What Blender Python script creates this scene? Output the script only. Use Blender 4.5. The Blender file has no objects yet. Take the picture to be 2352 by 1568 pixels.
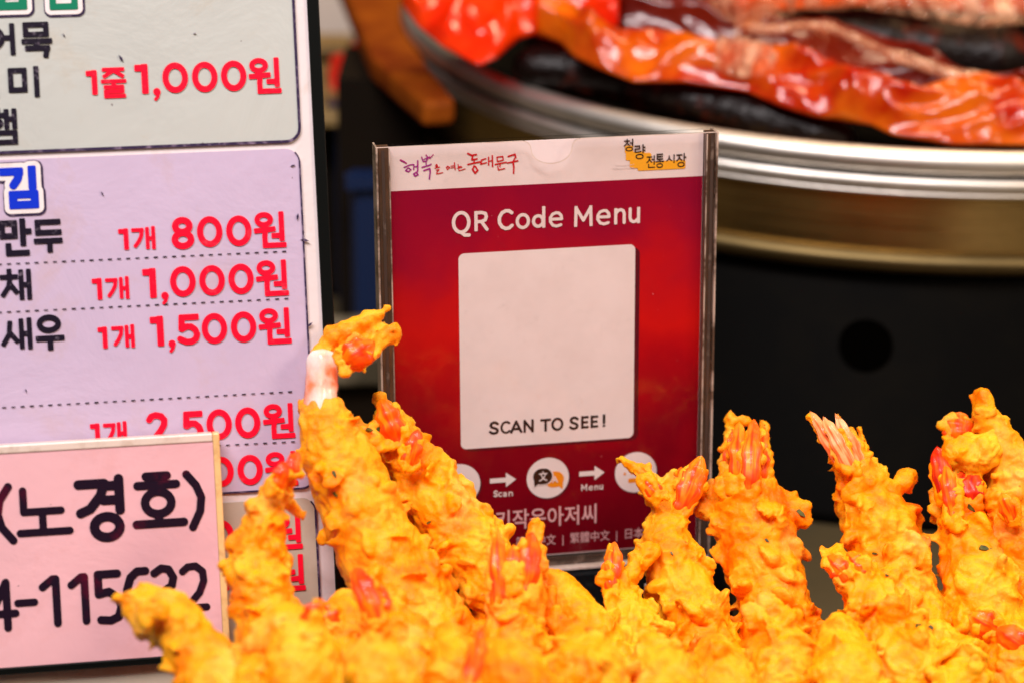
import bpy, bmesh, math, random
import numpy as np
from mathutils import Vector, Matrix, noise

# ---------------------------------------------------------------- camera, world, lamps
scene = bpy.context.scene
COL = scene.collection
CAMH = 0.445
PITCH, ROLL, FPX = math.radians(22.123), math.radians(0.6483), 5300.0
fwd = Vector((0, math.cos(PITCH), -math.sin(PITCH)))
rt0 = Vector((1, 0, 0)); up0 = rt0.cross(fwd)
rt = rt0 * math.cos(ROLL) + up0 * math.sin(ROLL)
up = up0 * math.cos(ROLL) - rt0 * math.sin(ROLL)
cd = bpy.data.cameras.new('camera'); cam = bpy.data.objects.new('camera', cd); COL.objects.link(cam)
cam.matrix_world = Matrix(((rt.x, up.x, -fwd.x, 0), (rt.y, up.y, -fwd.y, 0), (rt.z, up.z, -fwd.z, CAMH), (0, 0, 0, 1)))
cd.sensor_width = 36; cd.lens = 36 * FPX / 2352
cd.clip_start = 0.02; cd.clip_end = 50
cd.dof.use_dof = True; cd.dof.focus_distance = 0.738; cd.dof.aperture_fstop = 7.2
scene.camera = cam

w = bpy.data.worlds.new("World"); scene.world = w; w.use_nodes = True
bg = w.node_tree.nodes['Background']; bg.inputs[0].default_value = (1.0, 0.9, 0.86, 1); bg.inputs[1].default_value = 0.06

def lamp(name, loc, target, sx, sy, power, col):
    l = bpy.data.lights.new(name, 'AREA'); l.shape = 'RECTANGLE'; l.size = sx; l.size_y = sy
    l.energy = power; l.color = col
    o = bpy.data.objects.new(name, l); COL.objects.link(o); o.location = loc
    o.rotation_euler = (Vector(target) - Vector(loc)).to_track_quat('-Z', 'Y').to_euler()
    return o
lamp('stall_tube_light', (-0.25, 0.05, 1.35), (0, 0.66, 0.15), 1.0, 0.22, 24, (1.0, 0.92, 0.92))
lamp('stall_tube_light', (0.45, 1.15, 1.25), (0.15, 0.75, 0.15), 0.9, 0.12, 10, (1.0, 0.74, 0.48))
lamp('stall_bulb', (0.75, 0.25, 0.75), (0.1, 0.68, 0.15), 0.25, 0.25, 4.0, (1.0, 0.80, 0.60))

vs = scene.view_settings
scene.display_settings.display_device = 'sRGB'
vs.view_transform = 'Standard'; vs.look = 'None'; vs.exposure = 0.12; vs.gamma = 1.0
scene.cycles.max_bounces = 10; scene.cycles.transparent_max_bounces = 16
scene.cycles.caustics_reflective = False; scene.cycles.caustics_refractive = False

# ---------------------------------------------------------------- measuring helpers
CAM = Vector((0, 0, CAMH))
def ray(px, py):
    return (fwd + rt * ((px - 1176) / FPX) - up * ((py - 784) / FPX))
def at(px, py, Y):
    d = ray(px, py); return CAM + d * (Y / d.y)
def at_z(px, py, z):
    d = ray(px, py); return CAM + d * ((z - CAMH) / d.z)
def pxm(P):                      # metres per measured pixel at P
    return (P - CAM).dot(fwd) / FPX

class Plane:
    def __init__(s, O, psi, tau):
        s.h = Vector((math.cos(psi), math.sin(psi), 0))
        n = Vector((math.sin(psi), -math.cos(psi), 0))
        s.v = Vector((0, 0, 1)) * math.cos(tau) - n * math.sin(tau)
        s.n = s.h.cross(s.v); s.O = Vector(O)
    def uv(s, px, py):
        d = ray(px, py); t = (s.O - CAM).dot(s.n) / d.dot(s.n)
        P = CAM + d * t - s.O
        return P.dot(s.h), P.dot(s.v)
    def pt(s, u, v, w=0.0):
        return s.O + s.h * u + s.v * v + s.n * w
    def mat(s):
        return Matrix(((s.h.x, s.v.x, s.n.x, s.O.x), (s.h.y, s.v.y, s.n.y, s.O.y), (s.h.z, s.v.z, s.n.z, s.O.z), (0, 0, 0, 1)))
    def shifted(s, w):
        p = Plane(s.O, 0, 0); p.h, p.v, p.n = s.h, s.v, s.n; p.O = s.O + s.n * w; return p

# ---------------------------------------------------------------- object helpers
def thing(name, label, cat, group=None, loc=(0, 0, 0), mat=None):
    o = bpy.data.objects.new(name, None); COL.objects.link(o); o.empty_display_size = 0.02
    if mat is not None: o.matrix_world = mat
    else: o.location = loc
    o['label'] = label; o['category'] = cat
    if group: o['group'] = group
    return o
def tag(o, label, cat, group=None):
    o['label'] = label; o['category'] = cat
    if group: o['group'] = group
    return o
def link(name, me, m=None, parent=None, smooth=False, label=None):
    """me is in the parent's local space when the parent has a frame of its own"""
    o = bpy.data.objects.new(name, me); COL.objects.link(o)
    if m is not None and not me.materials: me.materials.append(m)
    if smooth: me.polygons.foreach_set('use_smooth', [True] * len(me.polygons))
    if parent: o.parent = parent
    if label: o['label'] = label
    return o
def mesh(vs_, fs, name='mesh'):
    me = bpy.data.meshes.new(name); me.from_pydata([tuple(v) for v in vs_], [], fs); me.update(); return me
class MB:
    def __init__(s): s.v = []; s.f = []
    def add(s, v, f):
        n = len(s.v); s.v += [tuple(x) for x in v]; s.f += [tuple(i + n for i in q) for q in f]; return s
    def box(s, a, b):
        x0, y0, z0 = a; x1, y1, z1 = b
        return s.add([(x0,y0,z0),(x1,y0,z0),(x1,y1,z0),(x0,y1,z0),(x0,y0,z1),(x1,y0,z1),(x1,y1,z1),(x0,y1,z1)],
                     [(0,3,2,1),(4,5,6,7),(0,1,5,4),(1,2,6,5),(2,3,7,6),(3,0,4,7)])
    def me(s, name='mesh'): return mesh(s.v, s.f, name)
def bevel(o, wd, seg=2):
    m = o.modifiers.new('bevel', 'BEVEL'); m.width = wd; m.segments = seg; m.limit_method = 'ANGLE'; return o

# ---------------------------------------------------------------- materials
def new_mat(name):
    m = bpy.data.materials.new(name); m.use_nodes = True
    return m, m.node_tree.nodes, m.node_tree.links, m.node_tree.nodes['Principled BSDF']
def noise_node(N, L, scale, detail=3, rough=.55, dist=0, coord='Object'):
    tc = N.new('ShaderNodeTexCoord'); n = N.new('ShaderNodeTexNoise'); n.inputs['Scale'].default_value = scale
    n.inputs['Detail'].default_value = detail; n.inputs['Roughness'].default_value = rough; n.inputs['Distortion'].default_value = dist
    L.new(tc.outputs[coord], n.inputs['Vector']); return n
def ramp(N, L, src, stops, interp='LINEAR'):
    r = N.new('ShaderNodeValToRGB'); r.color_ramp.interpolation = interp
    e = r.color_ramp.elements
    while len(e) < len(stops): e.new(0.5)
    for i, (p, c) in enumerate(stops):
        e[i].position = p; e[i].color = tuple(c) + (1,) if len(c) == 3 else c
    L.new(src, r.inputs[0]); return r
def mixc(N, L, fac, a, b):
    m = N.new('ShaderNodeMix'); m.data_type = 'RGBA'
    if isinstance(fac, float): m.inputs[0].default_value = fac
    else: L.new(fac, m.inputs[0])
    for sock, v in ((m.inputs[6], a), (m.inputs[7], b)):
        if isinstance(v, tuple): sock.default_value = v + (1,)
        else: L.new(v, sock)
    return m.outputs[2]
def bump(N, L, src, strength, dist, B):
    b = N.new('ShaderNodeBump'); b.inputs['Strength'].default_value = strength; b.inputs['Distance'].default_value = dist
    L.new(src, b.inputs['Height']); L.new(b.outputs[0], B.inputs['Normal']); return b
def simple(name, col, rough=.5, metal=0., wear=None, wscale=60, wpos=(.55, .7), spec=.5, grain=0.0, coat=0., lumpy=0.):
    m, N, L, B = new_mat(name)
    B.inputs['Roughness'].default_value = rough; B.inputs['Metallic'].default_value = metal
    B.inputs['Specular IOR Level'].default_value = spec; B.inputs['Coat Weight'].default_value = coat
    if wear:
        n = noise_node(N, L, wscale, 5, .65)
        r = ramp(N, L, n.outputs[0], [(wpos[0], (0, 0, 0)), (wpos[1], (1, 1, 1))])
        L.new(mixc(N, L, r.outputs[0], tuple(col), tuple(wear)), B.inputs['Base Color'])
    else: B.inputs['Base Color'].default_value = tuple(col) + (1,)
    if lumpy:
        g = noise_node(N, L, 85, 4, .6); bump(N, L, g.outputs[0], lumpy, .004, B)
    if grain:
        g = noise_node(N, L, 1500, 2); bump(N, L, g.outputs[0], grain, .0003, B)
    return m
def sheet_mat(name, col, stain, rough=.42):
    """printed plastic sheet: faint mottling, brownish grease stains, fine dust"""
    m, N, L, B = new_mat(name)
    n1 = noise_node(N, L, 14, 4, .6); r1 = ramp(N, L, n1.outputs[0], [(.35, tuple(c * .93 for c in col)), (.7, col)])
    n2 = noise_node(N, L, 32, 6, .7, .6); r2 = ramp(N, L, n2.outputs[0], [(.54, (0, 0, 0)), (.78, (.65, .65, .65))])
    c1 = mixc(N, L, r2.outputs[0], r1.outputs[0], stain)
    n3 = noise_node(N, L, 420, 2, .5); r3 = ramp(N, L, n3.outputs[0], [(.775, (0, 0, 0)), (.79, (.7, .7, .7))])
    c2 = mixc(N, L, r3.outputs[0], c1, (.12, .08, .08))
    L.new(c2, B.inputs['Base Color'])
    rr = ramp(N, L, n2.outputs[0], [(.3, (rough,) * 3), (.8, (rough + .25,) * 3)]); L.new(rr.outputs[0], B.inputs['Roughness'])
    g = noise_node(N, L, 22, 5, .62, .5); bump(N, L, g.outputs[0], .22, .004, B); B.inputs['Specular IOR Level'].default_value = .25
    return m
def print_mat(name, a, b, wscale=500, p=(.52, .72), rough=.4):
    return simple(name, a, rough, 0, b, wscale, p, spec=.2)

M = {}
M['board_white'] = sheet_mat('board_white', (.80, .70, .70), (.55, .40, .30))
M['panel_grey'] = sheet_mat('panel_grey', (.515, .530, .500), (.46, .38, .28))
M['panel_lilac'] = sheet_mat('panel_lilac', (.575, .455, .62), (.52, .36, .36))
M['panel_beige'] = sheet_mat('panel_beige', (.55, .46, .36), (.45, .35, .25))
M['panel_pink'] = sheet_mat('panel_pink', (.84, .47, .51), (.72, .34, .33), .3)
M['red_print'] = print_mat('red_print', (.96, .003, .030), (.92, .09, .13), 260, (.60, .90))
M['black_print'] = print_mat('black_print', (.010, .006, .016), (.16, .13, .17), 420, (.58, .74))
M['line_print'] = print_mat('line_print', (.035, .02, .06), (.22, .16, .24), 380, (.5, .66))
M['blue_print'] = print_mat('blue_print', (.004, .03, .58), (.25, .3, .6), 500, (.66, .8))
M['green_print'] = print_mat('green_print', (.005, .19, .10), (.3, .45, .4), 400, (.64, .8))
M['white_print'] = print_mat('white_print', (.82, .74, .74), (.7, .6, .6), 300)
M['navy_print'] = print_mat('navy_print', (.014, .006, .016), (.09, .004, .02), 45, (.56, .68), .3)  # maroon patches: worn print plus a red reflection put into the colour
M['black_edge'] = simple('black_edge', (.003, .0035, .003), .4, 0, (.10, .09, .08), 900, (.72, .80), spec=.1)
M['aged_edge'] = simple('aged_edge', (.86, .56, .24), .35, 0, (.55, .28, .10), 120, (.5, .75))
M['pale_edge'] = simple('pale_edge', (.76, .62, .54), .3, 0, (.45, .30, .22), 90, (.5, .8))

def acrylic(name, tint=(.97, .97, .96), gloss=.04):
    m, N, L, B = new_mat(name); N.remove(B)
    t = N.new('ShaderNodeBsdfTransparent'); t.inputs[0].default_value = tint + (1,)
    g = N.new('ShaderNodeBsdfGlossy'); g.inputs['Roughness'].default_value = gloss
    f = N.new('ShaderNodeFresnel'); f.inputs[0].default_value = 1.35
    ge = N.new('ShaderNodeNewGeometry'); iv = N.new('ShaderNodeMath'); iv.operation = 'SUBTRACT'; iv.inputs[0].default_value = 1; L.new(ge.outputs['Backfacing'], iv.inputs[1])
    ml = N.new('ShaderNodeMath'); ml.operation = 'MULTIPLY'; L.new(f.outputs[0], ml.inputs[0]); L.new(iv.outputs[0], ml.inputs[1])
    sc_ = noise_node(N, L, 160, 5, .75, 1.5); sr = ramp(N, L, sc_.outputs[0], [(.60, (.0, .0, .0)), (.78, (.10, .10, .10))])
    ad = N.new('ShaderNodeMath'); ad.operation = 'ADD'; L.new(ml.outputs[0], ad.inputs[0]); L.new(sr.outputs[0], ad.inputs[1]); ml = ad
    x = N.new('ShaderNodeMixShader'); L.new(ml.outputs[0], x.inputs[0]); L.new(t.outputs[0], x.inputs[1]); L.new(g.outputs[0], x.inputs[2])
    L.new(x.outputs[0], N['Material Output'].inputs[0]); return m
M['acrylic'] = acrylic('acrylic', (.985, .98, .97), .06)
M['acrylic_edge'] = acrylic('acrylic_edge', (.62, .50, .42), .12)
M['acrylic_side'] = simple('acrylic_side', (.14, .075, .045), .15, 0, (.05, .03, .02), 35, (.4, .7))
M['acrylic_line'] = simple('acrylic_line', (.55, .42, .34), .2, 0, (.10, .06, .04), 60, (.45, .6))
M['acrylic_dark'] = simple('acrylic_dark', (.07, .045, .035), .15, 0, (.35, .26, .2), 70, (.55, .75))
M['paper'] = simple('paper', (.86, .72, .72), .55, 0, (.74, .60, .58), 40, (.4, .8))
M['card_print'] = simple('card_print', (.88, .76, .77), .5, 0, (.78, .66, .66), 40, (.4, .8))
def maroon():
    m, N, L, B = new_mat('maroon_print')
    n = noise_node(N, L, 24, 3, .5, .4)
    tc = N.new('ShaderNodeTexCoord'); sp = N.new('ShaderNodeSeparateXYZ'); L.new(tc.outputs['Object'], sp.inputs[0])
    # printed artwork: magenta at the top of the card, red flame in the middle, dark wine at the foot
    mu = N.new('ShaderNodeMath'); mu.operation = 'MULTIPLY_ADD'; mu.inputs[1].default_value = .075; L.new(n.outputs[0], mu.inputs[0]); L.new(sp.outputs[1], mu.inputs[2])
    mr = N.new('ShaderNodeMapRange'); mr.inputs[1].default_value = .0375; mr.inputs[2].default_value = .0375 + .131; L.new(mu.outputs[0], mr.inputs[0])
    c = ramp(N, L, mr.outputs[0], [(.0, (.16, .0004, .008)), (.28, (.22, .0006, .009)), (.47, (.45, .002, .007)), (.60, (.60, .006, .006)), (.74, (.52, .004, .009)), (.88, (.34, .002, .022)), (1, (.28, .0015, .026))])
    dots = noise_node(N, L, 1100, 1); rd = ramp(N, L, dots.outputs[0], [(.80, (0, 0, 0)), (.83, (.6, .6, .6))])
    L.new(mixc(N, L, rd.outputs[0], c.outputs[0], (.8, .35, .4)), B.inputs['Base Color'])
    B.inputs['Roughness'].default_value = .35; B.inputs['Specular IOR Level'].default_value = .2; return m
M['maroon'] = maroon()
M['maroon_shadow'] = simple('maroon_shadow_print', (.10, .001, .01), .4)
M['ink_black'] = simple('ink_black', (.015, .012, .012), .4)
M['ink_brown'] = simple('ink_brown', (.035, .014, .008), .4)
M['ink_orange'] = simple('ink_orange', (.90, .28, .01), .4)
M['ink_yellow'] = simple('ink_yellow', (.95, .42, .02), .4)
M['ink_red'] = simple('ink_red', (.62, .008, .015), .4)
M['ink_purple'] = simple('ink_purple', (.36, .02, .25), .4, 0, (.62, .01, .06), 60, (.45, .6))
M['ink_pink'] = simple('ink_pink', (.80, .45, .47), .4)
M['ink_pale'] = simple('ink_pale', (.72, .62, .60), .4)

def batter_mat(name, hue=0.0):
    m, N, L, B = new_mat(name)
    oi = N.new('ShaderNodeTexCoord')
    n1 = noise_node(N, L, 70, 3, .5, .35); n2 = noise_node(N, L, 170, 2, .5, .2)
    base = ramp(N, L, n1.outputs[0], [(.26, (.98, .15, .0004)), (.36, (1.0, .28, .001)), (.48, (1.0, .39, .004)), (.70, (1.0, .48, .028))])
    r2 = ramp(N, L, n2.outputs[0], [(.34, (.6, .6, .6)), (.50, (0, 0, 0))])
    c = mixc(N, L, r2.outputs[0], base.outputs[0], (1.0, .20, .0006))
    # pale flour-heavy patches
    n4 = noise_node(N, L, 55, 3, .5); r4 = ramp(N, L, n4.outputs[0], [(.56, (0, 0, 0)), (.70, (.75, .75, .75))])
    c = mixc(N, L, r4.outputs[0], c, (1.0, .49, .075))
    n3 = noise_node(N, L, 230, 2, .5); r3 = ramp(N, L, n3.outputs[0], [(.76, (0, 0, 0)), (.80, (.85, .85, .85))])
    c = mixc(N, L, r3.outputs[0], c, (.45, .10, .004))
    inf = N.new('ShaderNodeObjectInfo'); hs = N.new('ShaderNodeHueSaturation'); L.new(c, hs.inputs['Color'])
    hm = N.new('ShaderNodeMapRange'); hm.inputs[3].default_value = .495; hm.inputs[4].default_value = .505; L.new(inf.outputs['Random'], hm.inputs[0]); L.new(hm.outputs[0], hs.inputs['Hue'])
    L.new(hs.outputs[0], B.inputs['Base Color'])
    B.inputs['Roughness'].default_value = .38; B.inputs['Specular IOR Level'].default_value = .20
    B.inputs['Subsurface Weight'].default_value = .35; B.inputs['Subsurface Radius'].default_value = (1, .5, .05)
    B.inputs['Subsurface Scale'].default_value = .003
    nb = noise_node(N, L, 480, 5, .65, .8); bump(N, L, nb.outputs[0], .55, .0011, B)
    return m
M['batter'] = batter_mat('fried_batter')
def shell_mat(name, stops, streak):
    m, N, L, B = new_mat(name)
    n1 = noise_node(N, L, 90, 3, .6, .4)
    tc = N.new('ShaderNodeTexCoord'); mp = N.new('ShaderNodeMapping'); mp.inputs['Scale'].default_value = (15, 1.6, 1); L.new(tc.outputs['UV'], mp.inputs[0])
    n2 = N.new('ShaderNodeTexNoise'); n2.inputs['Scale'].default_value = 1; n2.inputs['Detail'].default_value = 3; L.new(mp.outputs[0], n2.inputs[0])
    base = ramp(N, L, n1.outputs[0], stops)
    r2 = ramp(N, L, n2.outputs[0], [(.40, (.9, .9, .9)), (.56, (0, 0, 0))])
    L.new(mixc(N, L, r2.outputs[0], base.outputs[0], streak), B.inputs['Base Color'])
    B.inputs['Roughness'].default_value = .36; B.inputs['Coat Weight'].default_value = .08
    B.inputs['Subsurface Weight'].default_value = .08; B.inputs['Subsurface Radius'].default_value = (1, .4, .1); B.inputs['Subsurface Scale'].default_value = .003
    bump(N, L, n2.outputs[0], .35, .0007, B); B.inputs['Specular IOR Level'].default_value = .18; return m
M['shell'] = shell_mat('prawn_shell', [(.28, (.80, .03, .001)), (.40, (.98, .10, .001)), (.52, (1.0, .19, .002)), (.68, (1.0, .32, .006))], (.75, .035, .001))
M['shell_pale'] = shell_mat('prawn_shell_pale', [(.30, (.98, .22, .02)), (.45, (1.0, .40, .13)), (.6, (1.0, .52, .26)), (.7, (1.0, .62, .40))], (.90, .12, .02))
M['shell_red'] = shell_mat('prawn_shell_red', [(.30, (.55, .008, .001)), (.45, (.80, .025, .002)), (.6, (.95, .10, .005)), (.7, (1.0, .26, .03))], (.45, .006, .001))
def flesh_mat():
    m, N, L, B = new_mat('prawn_flesh')
    n1 = noise_node(N, L, 110, 3, .5)
    base = ramp(N, L, n1.outputs[0], [(.34, (.95, .25, .10)), (.47, (.95, .58, .45)), (.62, (.95, .80, .72))])
    L.new(base.outputs[0], B.inputs['Base Color']); B.inputs['Roughness'].default_value = .2
    B.inputs['Subsurface Weight'].default_value = .3; B.inputs['Subsurface Scale'].default_value = .003
    bump(N, L, n1.outputs[0], .3, .0006, B); return m
M['flesh'] = flesh_mat()
M['herb'] = simple('herb', (.035, .045, .006), .5, 0, (.10, .11, .01), 600, (.4, .6))

def steel(name, col=(.62, .60, .56), rough=.22, aniso=.0):
    m, N, L, B = new_mat(name)
    n = noise_node(N, L, 25, 5, .7); r = ramp(N, L, n.outputs[0], [(.3, tuple(c * .75 for c in col)), (.7, col)])
    L.new(r.outputs[0], B.inputs['Base Color']); B.inputs['Metallic'].default_value = 1
    tc = N.new('ShaderNodeTexCoord'); mp = N.new('ShaderNodeMapping'); mp.inputs['Scale'].default_value = (8, 8, 600)
    n2 = N.new('ShaderNodeTexNoise'); n2.inputs['Scale'].default_value = 1.5; L.new(tc.outputs['Object'], mp.inputs[0]); L.new(mp.outputs[0], n2.inputs[0])
    rr = ramp(N, L, n2.outputs[0], [(.3, (rough,) * 3), (.7, (rough + .15,) * 3)]); L.new(rr.outputs[0], B.inputs['Roughness'])
    n3 = noise_node(N, L, 14, 2); bump(N, L, n3.outputs[0], .25, .006, B); return m
M['steel'] = steel('brushed_steel', (.90, .84, .76), .38)
M['steel_wall'] = steel('steel_wall', (.55, .37, .13), .24)  # brassy tint puts reflected warmth into the steel's colour
M['drum'] = simple('black_drum', (.0012, .001, .0008), .6, 0, (.0035, .0026, .0014), 18, (.45, .75), .04)  # near-black, mottled slightly paler at random
M['drum_hole'] = simple('drum_hole', (.001, .0008, .0006), .95, spec=0)
M['table'] = simple('table_top', (.085, .062, .028), .45, 0, (.07, .055, .028), 9, (.4, .6))
M['black_box'] = simple('black_box', (.004, .005, .006), .4, 0, (.02, .02, .02), 200, (.6, .75), spec=.15)
M['sausage'] = simple('blood_sausage', (.006, .0025, .002), .35, 0, (.10, .012, .004), 70, (.56, .68), spec=.22, lumpy=.7)
def crumple(N, L, sc):
    """faceted creases of crumpled film"""
    n = noise_node(N, L, sc * 1.3, 3, .5, 1.0); tc = N.new('ShaderNodeTexCoord')
    mx = N.new('ShaderNodeMix'); mx.data_type = 'VECTOR'; mx.inputs[0].default_value = .03
    L.new(tc.outputs['Object'], mx.inputs[4]); L.new(n.outputs[1], mx.inputs[5])
    v = N.new('ShaderNodeTexVoronoi'); v.inputs['Scale'].default_value = sc; L.new(mx.outputs[1], v.inputs['Vector'])
    v2 = N.new('ShaderNodeTexVoronoi'); v2.inputs['Scale'].default_value = sc * 2.7; L.new(mx.outputs[1], v2.inputs['Vector'])
    m1 = N.new('ShaderNodeMath'); m1.operation = 'MULTIPLY_ADD'; m1.inputs[1].default_value = .35; L.new(v2.outputs['Distance'], m1.inputs[0]); L.new(v.outputs['Distance'], m1.inputs[2])
    m2 = N.new('ShaderNodeMath'); m2.operation = 'MULTIPLY_ADD'; m2.inputs[1].default_value = .6; L.new(n.outputs[0], m2.inputs[0]); L.new(m1.outputs[0], m2.inputs[2])
    return m2.outputs[0]
def bag_mat(name, a, b, tr=.5, rough=.16):
    m, N, L, B = new_mat(name)
    n1 = noise_node(N, L, 22, 4, .6, 1.0); r = ramp(N, L, n1.outputs[0], [(.35, a), (.65, b)])
    L.new(r.outputs[0], B.inputs['Base Color']); B.inputs['Roughness'].default_value = rough
    B.inputs['Coat Weight'].default_value = .45; B.inputs['Coat Roughness'].default_value = .05
    B.inputs['Subsurface Weight'].default_value = 0
    t = N.new('ShaderNodeBsdfTranslucent'); L.new(r.outputs[0], t.inputs[0])
    tr_ = N.new('ShaderNodeBsdfTransparent'); L.new(r.outputs[0], tr_.inputs[0])
    x = N.new('ShaderNodeMixShader'); x.inputs[0].default_value = .25; L.new(B.outputs[0], x.inputs[1]); L.new(t.outputs[0], x.inputs[2])
    y = N.new('ShaderNodeMixShader'); y.inputs[0].default_value = tr; L.new(x.outputs[0], y.inputs[1]); L.new(tr_.outputs[0], y.inputs[2])
    L.new(y.outputs[0], N['Material Output'].inputs[0])
    bump(N, L, crumple(N, L, 20), .5, .006, B); return m
M['bag_orange'] = bag_mat('orange_plastic', (.62, .02, .001), (1.0, .24, .006), .16)
M['bag_red'] = bag_mat('red_plastic', (.80, .010, .001), (1.0, .06, .002), .10)
M['bag_dark'] = bag_mat('dark_red_plastic', (.16, .008, .003), (.30, .022, .006), .25)
M['bag_clear'] = None
def clear_mat():
    m, N, L, B = new_mat('clear_film')
    n = noise_node(N, L, 30, 4, .5, 3.0)
    bp_ = N.new('ShaderNodeBump'); bp_.inputs['Strength'].default_value = .8; bp_.inputs['Distance'].default_value = .005; L.new(crumple(N, L, 40), bp_.inputs['Height'])
    t = N.new('ShaderNodeBsdfTransparent'); t.inputs[0].default_value = (1, .88, .78, 1)
    B.inputs['Base Color'].default_value = (.95, .58, .36, 1); B.inputs['Roughness'].default_value = .08; B.inputs['Coat Weight'].default_value = 1; B.inputs['Coat Roughness'].default_value = .03
    L.new(bp_.outputs[0], B.inputs['Normal']); L.new(bp_.outputs[0], B.inputs['Coat Normal'])
    r = ramp(N, L, n.outputs[0], [(.42, (.06, .06, .06)), (.66, (.55, .55, .55))])
    x = N.new('ShaderNodeMixShader'); L.new(r.outputs[0], x.inputs[0]); L.new(t.outputs[0], x.inputs[1]); L.new(B.outputs[0], x.inputs[2])
    L.new(x.outputs[0], N['Material Output'].inputs[0]); return m
M['bag_clear'] = clear_mat()
M['orange_tray'] = simple('orange_tray', (.30, .07, .004), .6, 0, (.14, .02, .002), 14, (.4, .6), spec=.1)
M['red_cloth'] = simple('red_goods', (.75, .02, .006), .5)
M['blue_plastic'] = simple('blue_plastic', (.003, .014, .06), .5)
M['tan_wood'] = simple('tan_wood', (.34, .22, .08), .5, 0, (.2, .12, .04), 25, (.4, .6))
M['grey_metal'] = simple('grey_metal', (.24, .20, .13), .5, 0, (.06, .05, .03), 20, (.4, .6))
M['dark_wall'] = simple('dark_wall', (.006, .0045, .0035), .7, 0, (.010, .006, .003), 6, (.4, .6), spec=.1)
M['white_plastic'] = simple('white_plastic', (.72, .62, .55), .4)

# ---------------------------------------------------------------- flat lettering: union of strokes cut out as one sheet
def seg_sdf(X, Y, p):
    kind, x0, y0, x1, y1, wd = p[:6]
    dx, dy = x1 - x0, y1 - y0; Ln = math.hypot(dx, dy) or 1e-9; ux, uy = dx / Ln, dy / Ln
    ax = (X - x0) * ux + (Y - y0) * uy; ay = -(X - x0) * uy + (Y - y0) * ux
    h = wd / 2
    if kind == 'c':
        ax = ax - np.clip(ax, 0, Ln); return np.hypot(ax, ay) - h
    r = min(h * .35, h)
    qx = np.abs(ax - Ln / 2) - (Ln / 2 + h * (p[6] if len(p) > 6 else 1) - r); qy = np.abs(ay) - (h - r)
    return np.hypot(np.maximum(qx, 0), np.maximum(qy, 0)) + np.minimum(np.maximum(qx, qy), 0) - r
def cut_sheet(prims, cell=.00022, grow=0.0, holes=None):
    """marching squares on the distance field of the strokes -> flat polygons in (u, v)"""
    V, F = [], []
    # cluster strokes into connected boxes so that the grids stay small
    boxes = []
    for p in prims:
        h = p[5] / 2 + grow + 2 * cell
        b = [min(p[1], p[3]) - h * 1.5, min(p[2], p[4]) - h * 1.5, max(p[1], p[3]) + h * 1.5, max(p[2], p[4]) + h * 1.5, [p]]
        merged = True
        while merged:
            merged = False
            for o in boxes:
                if b[0] < o[2] and o[0] < b[2] and b[1] < o[3] and o[1] < b[3]:
                    boxes.remove(o); b = [min(b[0], o[0]), min(b[1], o[1]), max(b[2], o[2]), max(b[3], o[3]), b[4] + o[4]]; merged = True; break
        boxes.append(b)
    for b in boxes:
        xs = np.arange(b[0], b[2] + cell, cell); ys = np.arange(b[1], b[3] + cell, cell)
        D = np.full((len(ys), len(xs)), 1.0)
        for p in b[4]:
            h = p[5] / 2 + grow + 3 * cell
            i0 = max(0, int((min(p[1], p[3]) - h * 1.5 - b[0]) / cell)); i1 = int((max(p[1], p[3]) + h * 1.5 - b[0]) / cell) + 2
            j0 = max(0, int((min(p[2], p[4]) - h * 1.5 - b[1]) / cell)); j1 = int((max(p[2], p[4]) + h * 1.5 - b[1]) / cell) + 2
            X, Y = np.meshgrid(xs[i0:i1], ys[j0:j1])
            D[j0:j1, i0:i1] = np.minimum(D[j0:j1, i0:i1], seg_sdf(X, Y, p) - grow)
        march(D, xs, ys, V, F)
    return V, F
def march(D, xs, ys, V, F):
    ins = D < 0
    cnt = ins[:-1, :-1].astype(int) + ins[1:, :-1] + ins[:-1, 1:] + ins[1:, 1:]
    for j in range(cnt.shape[0]):
        row = cnt[j]; i = 0; idx = np.nonzero(row)[0]; k = 0
        while k < len(idx):
            i = idx[k]
            if row[i] == 4:
                e = k
                while e + 1 < len(idx) and idx[e + 1] == idx[e] + 1 and row[idx[e + 1]] == 4: e += 1
                x0, x1 = xs[i], xs[idx[e] + 1]; n = len(V)
                V += [(x0, ys[j]), (x1, ys[j]), (x1, ys[j + 1]), (x0, ys[j + 1])]; F.append((n, n + 1, n + 2, n + 3)); k = e + 1
            else:
                c = [(xs[i], ys[j], D[j, i]), (xs[i + 1], ys[j], D[j, i + 1]), (xs[i + 1], ys[j + 1], D[j + 1, i + 1]), (xs[i], ys[j + 1], D[j + 1, i])]
                n = len(V); m = 0
                for q in range(4):
                    a, b2 = c[q], c[(q + 1) % 4]
                    if a[2] < 0: V.append((a[0], a[1])); m += 1
                    if (a[2] < 0) != (b2[2] < 0):
                        t = a[2] / (a[2] - b2[2]); V.append((a[0] + t * (b2[0] - a[0]), a[1] + t * (b2[1] - a[1]))); m += 1
                if m >= 3: F.append(tuple(range(n, n + m)))
                k += 1
def flat(name, VF, wz, m, parent, label=None):
    V, F = VF; me = mesh([(x, y, wz) for x, y in V], F, name); return link(name, me, m, parent, label=label)
def rrect(u0, v0, u1, v1, r, n=8):
    out = []
    for cx, cy, a0 in ((u1 - r, v0 + r, -90), (u1 - r, v1 - r, 0), (u0 + r, v1 - r, 90), (u0 + r, v0 + r, 180)):
        for k in range(n + 1):
            a = math.radians(a0 + 90 * k / n); out.append((cx + r * math.cos(a), cy + r * math.sin(a)))
    return out
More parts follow.
